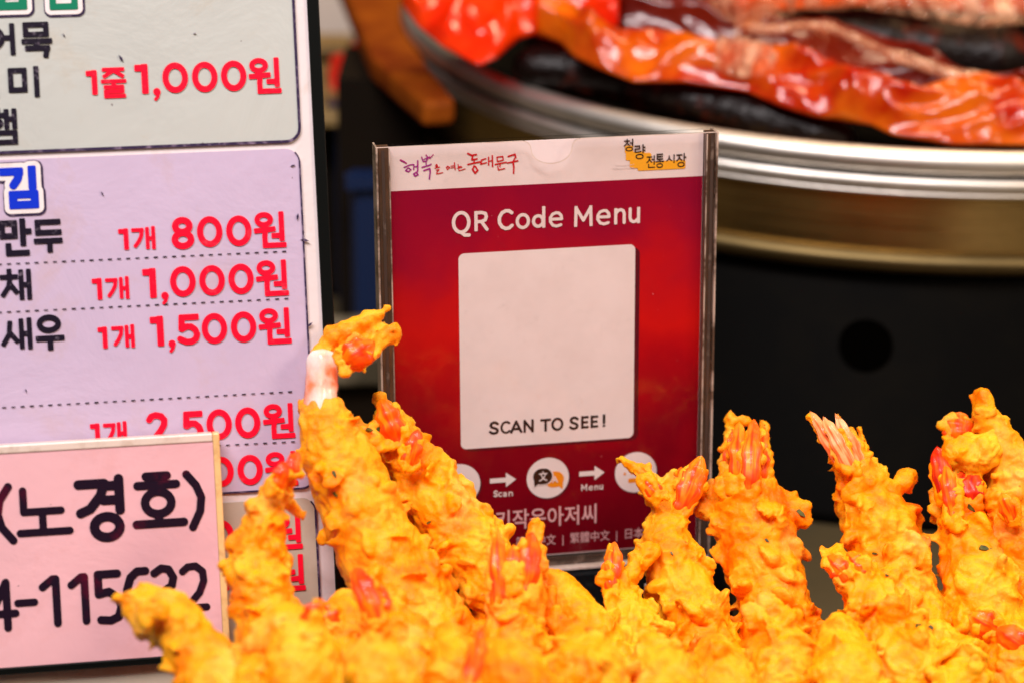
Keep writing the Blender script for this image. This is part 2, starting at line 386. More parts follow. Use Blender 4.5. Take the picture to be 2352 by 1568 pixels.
def poly_flat(name, pts, wz, m, parent, th=0.0):
    n = len(pts); V = [(x, y, wz) for x, y in pts]; F = [tuple(range(n))]
    if th:
        V += [(x, y, wz - th) for x, y in pts]; F.append(tuple(range(2 * n - 1, n - 1, -1)))
        F += [(i, n + i, n + (i + 1) % n, (i + 1) % n) for i in range(n)]
    return link(name, mesh(V, F, name), m, parent)
def quad_pts(pl, corners): return [pl.uv(*c) for c in corners]
def ring_prims(pts, wd, closed=True):
    n = len(pts); return [('c', *pts[i], *pts[(i + 1) % n], wd) for i in range(n if closed else n - 1)]

def ell(cx, cy, rx, ry, a0=0, a1=360, n=20):
    pts = [(cx + rx * math.cos(math.radians(a0 + (a1 - a0) * k / n)), cy + ry * math.sin(math.radians(a0 + (a1 - a0) * k / n))) for k in range(n + 1)]
    return ('C', pts)
def S(*p): return ('S', list(p))
AE = [S((.62, .93), (.62, .07)), S((.62, .5), (.9, .5)), S((.92, .97), (.92, .03))]
GL = {   # stroke width (fraction of glyph height) and strokes in the glyph's own box
 '원': (.145, [ell(.31, .80, .22, .14), S((.06, .50), (.60, .53)), S((.34, .50), (.32, .34)), S((.62, .345), (.86, .345)), S((.88, .94), (.88, .26)), S((.32, .22), (.32, .08), (.93, .08))]),
 '개': (.17, [S((.07, .87), (.43, .87)), ('C', [(.42, .85), (.40, .6), (.28, .35), (.14, .16)]), S((.65, .90), (.65, .08)), S((.66, .48), (.9, .48)), S((.90, .93), (.90, .06))]),
 '줄': (.125, [S((.12, .93), (.88, .93)), S((.52, .90), (.14, .72)), S((.5, .90), (.86, .72)), S((.06, .55), (.94, .55)), S((.5, .5), (.5, .42)), S((.16, .37), (.84, .37), (.84, .22), (.16, .22), (.16, .07), (.90, .07))]),
 '1': (.22, [S((.15, .87), (.55, .87)), S((.68, .89), (.68, .11))]),
 'i1': (.15, [('C', [(.1, .78), (.5, .93), (.62, .93), (.62, .06)])]),
 '0': (.20, [ell(.5, .5, .385, .405, 0, 360, 32)]),
 '8': (.20, [ell(.5, .72, .32, .185, 0, 360, 26), ell(.5, .30, .365, .205, 0, 360, 26)]),
 '5': (.20, [S((.84, .90), (.24, .90)), S((.22, .88), (.20, .56)), ('C', [(.22, .52), (.42, .60), (.62, .59), (.80, .48), (.87, .33), (.80, .18), (.62, .10), (.38, .10), (.12, .20)])]),
 '2': (.20, [('C', [(.12, .78), (.22, .88), (.42, .92), (.66, .88), (.80, .76), (.78, .60), (.62, .42), (.36, .2), (.2, .1)]), S((.18, .09), (.85, .09))]),
 ',': (.62, [('C', [(.55, .72), (.56, .70)]), ('C2', [(.72, .55), (.62, .28), (.38, .08)])]),
 '만': (.16, [S((.08, .90), (.48, .90), (.48, .55), (.08, .55), (.08, .90)), S((.74, .94), (.74, .34)), S((.76, .66), (.93, .66)), S((.26, .28), (.26, .08), (.84, .08))]),
 '두': (.165, [S((.88, .91), (.14, .91), (.14, .60), (.90, .60)), S((.08, .35), (.92, .35)), S((.55, .33), (.55, .08))]),
 '채': (.16, [S((.30, .96), (.30, .90)), S((.06, .77), (.50, .77)), S((.32, .75), (.26, .45), (.08, .2)), S((.33, .52), (.50, .28)), S((.68, .92), (.68, .08)), S((.68, .5), (.9, .5)), S((.93, .93), (.93, .08))]),
 '새': (.16, [S((.30, .86), (.26, .5), (.08, .2)), S((.31, .52), (.50, .28)), S((.66, .92), (.66, .08)), S((.66, .5), (.9, .5)), S((.92, .94), (.92, .06))]),
 '우': (.16, [ell(.48, .75, .34, .185), S((.08, .34), (.92, .34)), S((.5, .33), (.5, .08))]),
 '김': (.19, [S((.10, .90), (.52, .90)), ('C', [(.52, .88), (.47, .72), (.35, .58)]), S((.86, .93), (.86, .56)), S((.32, .36), (.90, .36), (.90, .12), (.32, .12), (.32, .36))]),
 '밥': (.15, [S((.14, .92), (.14, .56), (.50, .56), (.50, .92)), S((.14, .76), (.5, .76)), S((.80, .94), (.80, .50)), S((.82, .74), (.98, .74)), S((.28, .36), (.90, .36), (.90, .10), (.28, .10), (.28, .36))]),
 '어': (.16, [ell(.30, .55, .26, .28), S((.62, .55), (.80, .55)), S((.88, .92), (.88, .08))]),
 '묵': (.15, [S((.14, .93), (.82, .93), (.82, .66), (.14, .66), (.14, .93)), S((.08, .47), (.92, .47)), S((.5, .45), (.5, .32)), S((.18, .28), (.84, .28)), S((.82, .26), (.78, .08))]),
 '미': (.17, [S((.08, .88), (.52, .88), (.52, .25), (.08, .25), (.08, .88)), S((.90, .92), (.90, .08))]),
 'ㅣ': (.17, [S((.5, .92), (.5, .08))]),
 '햄': (.14, [S((.2, .96), (.4, .96)), S((.05, .82), (.52, .82)), ell(.30, .60, .18, .10), S((.66, .92), (.66, .50)), S((.66, .72), (.88, .72)), S((.90, .93), (.90, .5)), S((.30, .34), (.90, .34), (.90, .08), (.30, .08), (.30, .34))]),
 '노': (.145, [('C', [(.14, .92), (.14, .50), (.80, .50)]), ('C', [(.47, .50), (.47, .10)]), ('C', [(.06, .09), (.94, .09)])]),
 '경': (.145, [('C', [(.08, .88), (.60, .88), (.52, .70), (.30, .50), (.10, .44)]), ('C', [(.90, .94), (.90, .46)]), ('C', [(.60, .84), (.88, .84)]), ('C', [(.58, .62), (.88, .62)]), ell(.62, .21, .26, .16)]),
 '호': (.15, [('C', [(.28, .94), (.66, .94)]), ('C', [(.12, .78), (.82, .78)]), ell(.48, .46, .24, .20), ('C', [(.48, .26), (.48, .10)]), ('C', [(.07, .09), (.93, .09)])]),
 '(': (.13, [('C', [(.75, .94), (.38, .72), (.28, .5), (.42, .28), (.85, .06)])]),
 ')': (.13, [('C', [(.15, .94), (.58, .75), (.80, .55), (.72, .32), (.34, .06)])]),
 'i5': (.15, [('C', [(.82, .93), (.1, .93), (.1, .56), (.48, .60), (.82, .48), (.92, .30), (.80, .12), (.5, .06), (.14, .08)])]),
 'i6': (.15, [('C', [(.88, .93), (.55, .93), (.28, .82), (.12, .6), (.08, .3), (.22, .1), (.5, .06), (.8, .12), (.90, .3), (.78, .48), (.5, .54), (.2, .46)])]),
 'i3': (.15, [('C', [(.1, .86), (.4, .95), (.7, .92), (.88, .76), (.8, .6), (.5, .52), (.8, .45), (.92, .28), (.8, .12), (.5, .05), (.1, .10)])]),
 'i2': (.15, [('C', [(.1, .84), (.3, .93), (.6, .94), (.85, .82), (.88, .62), (.7, .38), (.18, .07), (.94, .07)])]),
 'i4': (.15, [('C', [(.66, .04), (.66, .94), (.08, .32), (.95, .32)])]),
 '-': (.9, [('C', [(.1, .5), (.9, .5)])]),
}
CURV = lambda *p: ('C', list(p))
_w = .085
GL.update({
 'LQ': (.14, [ell(.5, .57, .42, .40, 0, 360, 30), CURV((.5, .17), (.68, .05), (.92, .04))]),
 'LR': (.165, [S((.12, .93), (.12, .07)), CURV((.12, .92), (.5, .93), (.78, .87), (.84, .70), (.76, .54), (.5, .47), (.12, .47)), CURV((.5, .47), (.88, .06))]),
 'LC': (.165, [CURV((.92, .82), (.74, .92), (.52, .93), (.28, .84), (.12, .64), (.10, .5), (.12, .34), (.28, .15), (.52, .06), (.76, .09), (.93, .2))]),
 'Lo': (.20, [ell(.5, .5, .39, .41, 0, 360, 28)]),
 'Ld': (.15, [ell(.46, .32, .34, .25, 0, 360, 26), S((.86, .94), (.86, .06))]),
 'Le': (.185, [CURV((.12, .52), (.90, .52), (.86, .74), (.70, .90), (.5, .92), (.26, .84), (.11, .62), (.11, .38), (.28, .14), (.54, .07), (.84, .14))]),
 'LM': (.15, [S((.09, .07), (.11, .93)), S((.91, .07), (.89, .93)), CURV((.11, .92), (.5, .30), (.89, .92))]),
 'Ln': (.20, [S((.14, .93), (.14, .07)), CURV((.16, .70), (.36, .88), (.58, .92), (.78, .84), (.86, .66), (.86, .07))]),
 'Lu': (.20, [S((.86, .93), (.86, .07)), CURV((.84, .30), (.64, .12), (.42, .08), (.22, .16), (.14, .34), (.14, .93))]),
 'LS': (.195, [CURV((.88, .80), (.68, .91), (.45, .93), (.22, .85), (.14, .70), (.26, .56), (.52, .49), (.78, .40), (.88, .26), (.78, .12), (.52, .06), (.28, .09), (.08, .20))]),
 'LA': (.195, [CURV((.07, .06), (.5, .93), (.93, .06)), S((.24, .32), (.76, .32))]),
 'LN': (.195, [S((.1, .07), (.1, .93)), CURV((.1, .92), (.9, .08)), S((.9, .07), (.9, .93))]),
 'LT': (.195, [S((.08, .91), (.92, .91)), S((.5, .9), (.5, .07))]),
 'LO': (.19, [ell(.5, .5, .42, .43, 0, 360, 30)]),
 'LE': (.195, [S((.16, .93), (.16, .07)), S((.16, .91), (.92, .91)), S((.16, .5), (.82, .5)), S((.16, .09), (.92, .09))]),
 'L!': (.21, [S((.5, .92), (.5, .36)), CURV((.5, .09), (.5, .085))]),
})
def glyph(pl, ch, box, out):
    """box = measured left, right, top, bottom of the glyph; gives strokes in plane metres"""
    l, r_, t, b = box; cx, cy = (l + r_) / 2, (t + b) / 2
    u0, v0 = pl.uv(l, cy); u1, v1 = pl.uv(r_, cy); _, vt = pl.uv(cx, t); _, vb = pl.uv(cx, b)
    uc, vc = pl.uv(cx, cy); W, H = u1 - u0, vt - vb
    wd, strokes = GL[ch]; wdm = wd * H
    if ch in '1': wdm = wd * H
    T = lambda p: (uc + (p[0] - .5) * W, vc + (p[1] - .5) * H)
    for kind, pts in strokes:
        for a, b2 in zip(pts[:-1], pts[1:]):
            A, Bq = T(a), T(b2)
            if kind == 'S': out.append(('b', *A, *Bq, wdm))
            elif kind == 'C2': out.append(('c', *A, *Bq, wdm * .45))
            else: out.append(('c', *A, *Bq, wdm))
def rows(pl, items, k, ox, oy):
    out = []
    for ch, l, r_, t, b in items: glyph(pl, ch, (ox + l * k, ox + r_ * k, oy + t * k, oy + b * k), out)
    return out

# ---------------------------------------------------------------- the price board
PSI, TAU = math.radians(9.731), math.radians(19.15)
board = Plane((-.065, .700, CAMH - .170), PSI, TAU)
bt = thing('price_board', 'white price board with grey and lilac panels and a black edge at the left', 'menu board', mat=board.mat())
uR = .0003
link('board_sheet', MB().box((-.235, -.262, -.008), (uR, .05, 0)).me(), M['board_white'], bt)
bevel(link('black_edging', MB().box((uR + .00005, -.262, -.011), (uR + .0037, .05, .0012)).me(), M['black_edge'], bt), .0004)
K1 = .3345
def panel(corner_tr, corner_br, top_v, bot_v, m, r=.0042, line=True, name='price_panel'):
    pts = rrect(-.232, bot_v, corner_br[0], top_v, r)
    poly_flat(name, pts, .0006, m, bt, .0004)
uG, vG = board.uv(683, 200); _, vGb = board.uv(340, 338)
panel(None, (uG, 0), .046, vGb, M['panel_grey'])
uL, _ = board.uv(698, 600); _, vLt = board.uv(340, 355); _, vLb = board.uv(590, 1126)
panel(None, (uL, 0), vLt, vLb, M['panel_lilac'])
uB, _ = board.uv(728, 1250); _, vBt = board.uv(600, 1148)
panel(None, (uB, 0), vBt, -.245, M['panel_beige'])
def outline(u, vt, vb, sides, wd=.00075):
    pr = []; r = .0042
    if 'r' in sides: pr.append(('c', u, vb + r, u, vt - r, wd))
    if 'b' in sides:
        arc = [(u - r + r * math.cos(math.radians(a)), vb + r + r * math.sin(math.radians(a))) for a in range(-90, 1, 15)]
        pr += ring_prims(arc, wd, False); pr.append(('c', -.231, vb, u - r, vb, wd))
    if 't' in sides:
        arc = [(u - r + r * math.cos(math.radians(a)), vt - r + r * math.sin(math.radians(a))) for a in range(0, 60, 15)]
        pr += ring_prims(arc, wd * .7, False)
    return pr
flat('panel_outline', cut_sheet(outline(uG, .046, vGb, 'rb', .00085)), .0009, M['line_print'], bt)
flat('panel_outline', cut_sheet(outline(uL + .0001, vLt, vLb, 'rtb', .0006)), .0009, M['line_print'], bt)
flat('panel_outline', cut_sheet(outline(uB, vBt, -.245, 'rt', .0007)), .0009, M['line_print'], bt)
def letters(name, items, k, ox, oy, m, wz=.0010, pl=board, par=None, grow=0.0):
    return flat(name, cut_sheet(rows(pl, items, k, ox, oy), grow=grow), wz, m, par or bt)
letters('price_lettering', [('1',600,672,485,655),('줄',697,865,465,678),('1',935,1022,443,648),(',',1045,1105,610,690),('0',1115,1290,433,640),('0',1318,1492,428,635),('0',1517,1690,420,628),('원',1712,1925,403,648)], K1, 0, 0, M['red_print'])
letters('price_lettering', [('1',820,888,123,270),('개',905,1070,112,265),('8',1177,1330,45,265),('0',1353,1525,40,250),('0',1553,1725,35,243),('원',1748,1958,12,258)], K1, 0, 484, M['red_print'])
letters('price_lettering', [('1',640,705,463,612),('개',725,890,455,605),('1',990,1077,395,600),(',',1100,1160,560,640),('0',1168,1342,382,590),('0',1368,1542,375,582),('0',1568,1740,365,572),('원',1762,1975,342,588)], K1, 0, 484, M['red_print'])
letters('price_lettering', [('1',680,740,795,943),('개',768,927,783,936),('1',1042,1128,722,928),(',',1150,1208,888,966),('5',1215,1372,710,918),('0',1385,1558,703,910),('0',1585,1758,692,900),('원',1780,1995,670,915)], K1, 0, 484, M['red_print'])
letters('price_lettering', [('1',628,690,1455,1600),('개',712,875,1445,1598),('2',1010,1160,1380,1595),(',',1186,1244,1560,1640),('5',1250,1395,1370,1580),('0',1418,1590,1358,1565),('0',1615,1785,1345,1555),('원',1810,2020,1322,1560)], K1, 0, 484, M['red_print'])
K4 = .3634
letters('price_lettering', [('2',230,390,172,362),('0',440,598,148,338),('0',652,810,135,325),('0',835,993,123,312),('원',1012,1212,105,322)], K4, 242, 998, M['red_print'])
letters('price_lettering', [('0',450,610,555,745),('0',650,812,535,728),('0',845,1005,530,718),('원',1050,1240,498,722)], K4, 242, 998, M['red_print'])
letters('price_lettering', [('0',655,815,800,990),('0',860,1020,790,980),('원',1070,1258,756,985)], K4, 242, 998, M['red_print'])
letters('item_lettering', [('어',-105,112,165,385),('묵',150,357,155,403)], K1, 0, 0, M['black_print'])
letters('item_lettering', [('ㅣ',-80,22,468,680),('미',58,273,460,672)], K1, 0, 0, M['black_print'])
letters('item_lettering', [('햄',-100,125,750,1000)], K1, 0, 0, M['black_print'])
letters('item_lettering', [('만',0,215,60,312),('두',235,425,58,288)], K1, 0, 484, M['black_print'])
letters('item_lettering', [('채',5,215,405,615)], K1, 0, 484, M['black_print'])
letters('item_lettering', [('새',8,222,740,948),('우',248,438,715,955)], K1, 0, 484, M['black_print'])
for items, m in (([('김',5,262,1150,1445)], M['blue_print']), ([('김',-78,180,-215,82),('밥',290,532,-215,80)], M['green_print'])):
    sh = [(c, l + 5, r_ + 5, t + 5, b + 5) for c, l, r_, t, b in items]
    letters('heading_lettering', sh, K1, 0, 0, M['line_print'], .0009, grow=.0019)
    letters('heading_lettering', items, K1, 0, 0, M['white_print'], .0011, grow=.0014)
    letters('heading_lettering', items, K1, 0, 0, m, .0013)
dr = []
rng = random.Random(3)
for (x0, y0, x1, y1, k, ox, oy) in ((0, 368, 1950, 280, K1, 0, 484), (0, 697, 1965, 603, K1, 0, 484), (30, 1346, 1990, 1238, K1, 0, 484), (-400, 122, 1185, 40, K4, 242, 998)):
    L_ = math.hypot(x1 - x0, y1 - y0) * k; n = int(L_ / 21)
    for i in range(n + 1):
        t = i / n; px, py = ox + (x0 + (x1 - x0) * t) * k, oy + (y0 + (y1 - y0) * t) * k
        u, v = board.uv(px, py); dr.append(('c', u - .0005, v, u + .0005, v, .00036 + rng.uniform(-.00005, .00005)))
dl = flat('dotted_line', cut_sheet(dr, .00016), .0010, M['black_print'], bt)
# small chips and crumbs dried on the board
cr = MB()
for (px, py, s) in ((278, 135, 8), (147, 82, 4), (447, 78, 3), (672, 381, 5), (235, 445, 5), (700, 552, 9), (712, 745, 7), (683, 498, 7), (60, 895, 4), (465, 330, 3)):
    u, v = board.uv(px, py); s *= .00007; a = rng.uniform(0, 3)
    P = [(u + s * math.cos(a + q) * (2.2 if i % 2 == 0 else .7), v + s * math.sin(a + q) * (2.2 if i % 2 == 0 else .7), .0012) for i, q in enumerate((0, 1.57, 3.14, 4.71))]
    P2 = [(p[0], p[1], .0008) for p in P]; cr = MB().add(P + P2, [(0, 1, 2, 3), (0, 4, 5, 1), (1, 5, 6, 2), (2, 6, 7, 3), (3, 7, 4, 0)]); link('dried_speck', cr.me(), M['line_print'], bt)

# ---------------------------------------------------------------- pink account panel in front of the board
pk = board.shifted(.010)
pt_ = thing('account_panel', 'pink acrylic sign with dark round lettering and yellowed edge, fixed low on the menu board', 'sign', mat=pk.mat())
uR2, _ = pk.uv(498, 1200); _, vT2 = pk.uv(240, 1014 + 14); _, vB2 = pk.uv(190, 1519)
uE, _ = pk.uv(514, 1200)
link('pink_sheet', MB().box((-.20, vB2, -.0022), (uR2, vT2, 0)).me(), M['panel_pink'], pt_)
bevel(link('top_edge', MB().box((-.20, vT2 + .00005, -.0062), (uR2, vT2 + .0026, .0004)).me(), M['pale_edge'], pt_), .0004)
bevel(link('side_edge', MB().box((uR2 + .00005, vB2 - .001, -.0062), (uE, vT2 + .0026, .0003)).me(), M['aged_edge'], pt_), .0004)
bevel(link('bottom_edge', MB().box((-.20, vB2 - .0022, -.0062), (uR2, vB2 - .00005, .0006)).me(), M['black_edge'], pt_), .0003)
K3 = .3634
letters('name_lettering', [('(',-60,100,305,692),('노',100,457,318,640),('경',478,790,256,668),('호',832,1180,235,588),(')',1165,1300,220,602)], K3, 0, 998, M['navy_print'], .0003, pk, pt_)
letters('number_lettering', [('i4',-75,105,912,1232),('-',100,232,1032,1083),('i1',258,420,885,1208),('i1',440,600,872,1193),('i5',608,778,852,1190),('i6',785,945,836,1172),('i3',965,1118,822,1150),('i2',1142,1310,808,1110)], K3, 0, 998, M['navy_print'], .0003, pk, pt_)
# pale label strip under it
lp = board.shifted(.006)
_, va = lp.uv(150, 1530); _, vb = lp.uv(150, 1640); ul, _ = lp.uv(500, 1550)
st = thing('label_strip', 'pale scuffed strip below the pink sign at the bottom left corner', 'strip', mat=lp.mat())
bevel(link('strip_sheet', MB().box((-.20, vb, -.003), (ul, va, 0)).me(), M['pale_edge'], st), .0004)
link('strip_print', MB().box((-.20, vb, .0001), (ul - .012, va - .004, .0004)).me(), M['panel_beige'], st)

# ---------------------------------------------------------------- the acrylic menu stand
sg = Plane((.01334, .70957, CAMH - .36768), math.radians(10.954), math.radians(5.0))
H = .1456; HT = .0145
stand = thing('menu_stand', 'clear acrylic stand holding a red and white menu card beside the steel pot', 'sign holder', mat=sg.mat())
link('card_sheet', MB().box((-.0525, 0, -.0006), (.0525, H, 0)).me(), M['paper'], stand)
link('red_print', MB().box((-.0524, .0004, .00004), (.0524, H - HT, .00008)).me(), M['maroon'], stand)
def font_vf(body, offset=0.0, shear=0.0, spacing=1.0):
    c = bpy.data.curves.new('txt', 'FONT'); c.body = body; c.size = 1.0; c.offset = offset; c.shear = shear; c.space_character = spacing
    c.resolution_u = 4
    o = bpy.data.objects.new('txt', c); COL.objects.link(o)
    bpy.context.view_layer.update()
    me = bpy.data.meshes.new_from_object(o.evaluated_get(bpy.context.evaluated_depsgraph_get()))
    V = [(v.co.x, v.co.y) for v in me.vertices]; F = [tuple(p.vertices) for p in me.polygons]
    bpy.data.objects.remove(o); bpy.data.curves.remove(c); bpy.data.meshes.remove(me)
    return V, F
def fit_text(name, body, box, m, wz, offset=.02, pl=sg, par=None, shear=0., keep=False, spacing=1.0):
    """box: measured left, right and, at the middle, top and bottom"""
    V, F = font_vf(body, offset, shear, spacing)
    xs = [v[0] for v in V]; ys = [v[1] for v in V]
    l, r_, t, b = box; cx, cy = (l + r_) / 2, (t + b) / 2
    u0, _ = pl.uv(l, cy); u1, _ = pl.uv(r_, cy); _, vt = pl.uv(cx, t); _, vb_ = pl.uv(cx, b); uc, vc = pl.uv(cx, cy)
    sx = (u1 - u0) / (max(xs) - min(xs)); sy = (vt - vb_) / (max(ys) - min(ys))
    mx, my = (max(xs) + min(xs)) / 2, (max(ys) + min(ys)) / 2
    return flat(name, ([(uc + (x - mx) * sx, vc + (y - my) * sy) for x, y in V], F), wz, m, par or stand)
def su(x, y): return sg.uv(x, y)
# white QR card (the code itself is left off), printed drop shadow behind it
u0, v1 = su(1052, 572 + 11); u1, _ = su(1455, 572); _, v1 = su(1254, 572); _, v0 = su(1257, 1017)
u0 = (su(1052, 600)[0] + su(1059, 1000)[0]) / 2; u1 = (su(1457, 600)[0] + su(1456, 1000)[0]) / 2
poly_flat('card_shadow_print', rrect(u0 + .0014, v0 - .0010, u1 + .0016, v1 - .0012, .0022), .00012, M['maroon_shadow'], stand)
poly_flat('code_card', rrect(u0, v0, u1, v1, .0020), .00020, M['card_print'], stand)
flat('scan_lettering', cut_sheet(rows(sg, [('LS',1230,1286,828,902),('LC',1296,1352,825,898),('LA',1354,1422,822,894),('LN',1432,1490,818,890),('LT',1532,1590,812,884),('LO',1596,1664,806,880),('LS',1702,1754,799,874),('LE',1770,1810,796,867),('LE',1826,1866,793,863),('L!',1893,1915,787,859)], .3907, 643, 643), .00013), .0003, M['ink_black'], stand)
flat('title_lettering', cut_sheet(rows(sg, [('LQ',1038,1080,487,543),('LR',1089,1122,485,530),('LC',1143,1178,481,528),('Lo',1184,1217,490,526),('Ld',1221,1253,475,523),('Le',1260,1293,486,522),('LM',1318,1361,473,520),('Le',1369,1402,481,517),('Ln',1410,1437,479,514),('Lu',1443,1470,477,512)], 1, 0, 0), .00015), .0003, M['paper'], stand)
def disc_pts(u, v, r, n=40): return [(u + r * math.cos(2 * math.pi * k / n), v + r * math.sin(2 * math.pi * k / n)) for k in range(n)]
rc = (su(1307, 1094)[0] - su(1210, 1094)[0]) / 2
for (x, y) in ((1054, 1111), (1258, 1096), (1460, 1083)):
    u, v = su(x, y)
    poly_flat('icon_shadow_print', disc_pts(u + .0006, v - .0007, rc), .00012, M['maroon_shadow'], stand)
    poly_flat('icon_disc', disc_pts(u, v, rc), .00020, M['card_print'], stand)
# speech bubbles
def bubble(x, y, rx, tail, m, wz, name):
    u, v = su(x, y); r = rx * .000137
    pr = [('c', u - r * .15, v, u + r * .15, v, r * 1.9)]
    for t in (0, .25, .5, .75, 1): pr.append(('c', u + tail[0] * r * .5 * (1 - t) + tail[0] * r * .9 * t, v - r * .3 * (1 - t) - r * 1.15 * t, u + tail[0] * r * .6 * (1 - t) + tail[0] * r * .92 * t, v - r * .4 * (1 - t) - r * 1.15 * t, r * (.7 * (1 - t) + .12)))
    flat(name, cut_sheet(pr, .00012), wz, m, stand)
bubble(1273, 1099, 22, (1, 0), M['ink_orange'], .00028, 'speech_bubble')
bubble(1246, 1092, 25, (-1, 0), M['card_print'], .00034, 'bubble_rim')
bubble(1246, 1092, 22, (-1, 0), M['ink_brown'], .00040, 'speech_bubble')
fit_text('bubble_lettering', '文', (1237, 1257, 1080, 1103), M['card_print'], .0005, .015)
fit_text('bubble_lettering', 'A', (1267, 1281, 1091, 1106), M['card_print'], .0005, .02)
for (x0, x1, y) in ((1125, 1185, 1103), (1330, 1388, 1087)):
    a = su(x0, y); b = su(x1, y); w_ = .00085; hl = b[0] - .0035
    pts = [(a[0], a[1] - w_), (hl, a[1] - w_), (hl, a[1] - .0026), (b[0], a[1]), (hl, a[1] + .0026), (hl, a[1] + w_), (a[0], a[1] + w_)]
    poly_flat('arrow', pts, .00028, M['card_print'], stand)
GL['Lc'] = (.20, GL['LC'][1]); GL['La'] = (.20, [CURV((.14, .80), (.36, .91), (.62, .89), (.80, .74), (.82, .07)), CURV((.80, .56), (.46, .55), (.20, .44), (.14, .26), (.26, .11), (.48, .09), (.80, .26))])
flat('step_lettering', cut_sheet(rows(sg, [('LS',1256,1279,1233,1270),('Lc',1284,1304,1243,1269),('La',1310,1334,1242,1268),('Ln',1343,1369,1240,1265)], .3907, 643, 643), .00009, grow=.00003), .0003, M['paper'], stand)
flat('step_lettering', cut_sheet(rows(sg, [('LM',1770,1805,1196,1233),('Le',1814,1839,1205,1231),('Ln',1848,1870,1203,1228),('Lu',1877,1898,1200,1226)], .3907, 643, 643), .00009, grow=.00003), .0003, M['paper'], stand)
u, v = su(1436, 1094)
for (du, dv, wd, ln) in ((0, .0012, .0010, .0008), (.0024, .0014, .0010, .0022), (.0016, -.0014, .0016, .0036)):
    poly_flat('list_mark', rrect(u + du - .0006, v + dv - wd / 2, u + du - .0006 + ln, v + dv + wd / 2, wd * .35), .00028, M['ink_orange'], stand)
fit_text('shop_lettering', '키작은아저씨', (1138, 1370, 1163, 1208), M['ink_pink'], .0003, .012)
fit_text('language_lettering', '简体中文  |  繁體中文  |  日本語', (1186, 1500, 1219, 1247), M['ink_pink'], .0003, .004)
# brush lettering top left: 행복을 여는 동대문구
K5 = .3345
def brush(name, strokes, m):
    pr = []
    for pts in strokes:
        n = len(pts)
        for i in range(n - 1):
            A, Bq = pts[i], pts[i + 1]; wd = (A[2] + Bq[2]) / 2
            a = su(786 + A[0] * K5, A[1] * K5); b = su(786 + Bq[0] * K5, Bq[1] * K5)
            pr.append(('c', *a, *b, wd * K5 * .000137))
    flat(name, cut_sheet(pr, .00014), .0002, m, stand)
brush('brush_lettering', [  # 행복
 [(400,1100,10),(425,1112,14),(440,1122,6)], [(425,1150,8),(465,1133,11),(485,1130,6)], [(450,1155,8),(435,1172,9),(455,1180,9),(472,1165,8),(455,1153,7)],
 [(492,1130,8),(490,1165,9)], [(492,1148,7),(512,1142,7)], [(518,1105,9),(518,1170,12),(512,1185,8)], [(505,1185,9),(490,1195,11),(500,1210,11),(520,1200,10),(512,1185,8)],
 [(545,1080,7),(555,1110,10)], [(575,1065,8),(590,1085,9),(575,1110,9),(558,1108,8)], [(560,1095,7),(600,1078,8)], [(600,1090,7),(625,1062,6)], [(575,1118,7),(578,1140,8)], [(548,1150,9),(600,1135,12),(610,1128,6)],
 [(560,1172,9),(600,1158,12),(604,1180,12),(598,1230,8)]], M['ink_purple'])
brush('brush_lettering', [  # 을 여는
 [(645,1130,6),(640,1142,7),(655,1143,6),(650,1130,6)], [(635,1155,7),(668,1148,7)], [(645,1168,6),(665,1165,7),(650,1182,7),(648,1195,8),(690,1186,6)],
 [(715,1150,7),(722,1165,8),(738,1150,7),(722,1142,7),(715,1150,7)], [(745,1142,6),(765,1138,6)], [(745,1155,6),(765,1150,6)], [(770,1118,7),(775,1165,9)],
 [(795,1130,6),(797,1146,7),(815,1143,6)], [(790,1155,7),(822,1148,7)], [(800,1162,6),(802,1173,7),(845,1160,6)]], M['ink_red'])
brush('brush_lettering', [  # 동대문구
 [(862,1055,9),(890,1068,16),(920,1062,10)], [(895,1072,12),(890,1098,12),(925,1092,10)], [(905,1100,9),(905,1118,10)], [(862,1130,8),(900,1122,14),(945,1112,10)], [(905,1140,10),(895,1165,12),(912,1190,14),(930,1170,12),(915,1145,10),(905,1140,9)],
 [(955,1100,9),(985,1090,11)], [(958,1102,10),(950,1128,10),(990,1118,9)], [(1005,1080,9),(1005,1135,10)], [(1006,1110,8),(1028,1103,8)], [(1030,1070,10),(1032,1145,11)],
 [(1062,1080,9),(1065,1110,9),(1105,1100,9),(1102,1075,9),(1062,1080,9)], [(1050,1130,10),(1125,1115,11)], [(1085,1125,9),(1082,1145,9)], [(1068,1142,9),(1072,1168,9),(1115,1158,8)],
 [(1140,1075,10),(1185,1060,14),(1190,1080,12),(1175,1105,8)], [(1135,1120,10),(1205,1105,12)], [(1172,1112,12),(1178,1150,14),(1176,1190,8)]], M['ink_red'])
# market logo top right: 청량 전통시장 on orange steps
def stepbox(x0, y0, x1, y1, r=.0006):
    cx, cy = (x0 + x1) / 2, (y0 + y1) / 2
    a = su(x0, cy)[0]; b = su(x1, cy)[0]; c = su(cx, y1)[1]; d = su(cx, y0)[1]
    return ('b', a + (d - c) / 2, (c + d) / 2, b - (d - c) / 2, (c + d) / 2, d - c)
flat('logo_steps', cut_sheet([stepbox(1437, 335, 1452, 352), stepbox(1437, 349, 1480, 368), stepbox(1462, 352, 1480, 386), stepbox(1464, 370, 1574, 390)], .00014), .00020, M['ink_yellow'], stand)
for body, box in (('청', (1432, 1454, 319, 348)), ('량', (1457, 1482, 332, 366)), ('전', (1484, 1504, 357, 386)), ('통', (1505, 1525, 353, 386)), ('시', (1529, 1549, 355, 375)), ('장', (1552, 1576, 352, 384))):
    fit_text('logo_lettering', body, box, M['ink_brown'], .0003, .006)
fit_text('logo_caption', 'Cheongnyangni', (1414, 1456, 377, 381), M['ink_pale'], .0003, 0.0)
fit_text('logo_caption', 'Traditional Market', (1405, 1456, 384, 388), M['ink_pale'], .0003, 0.0)
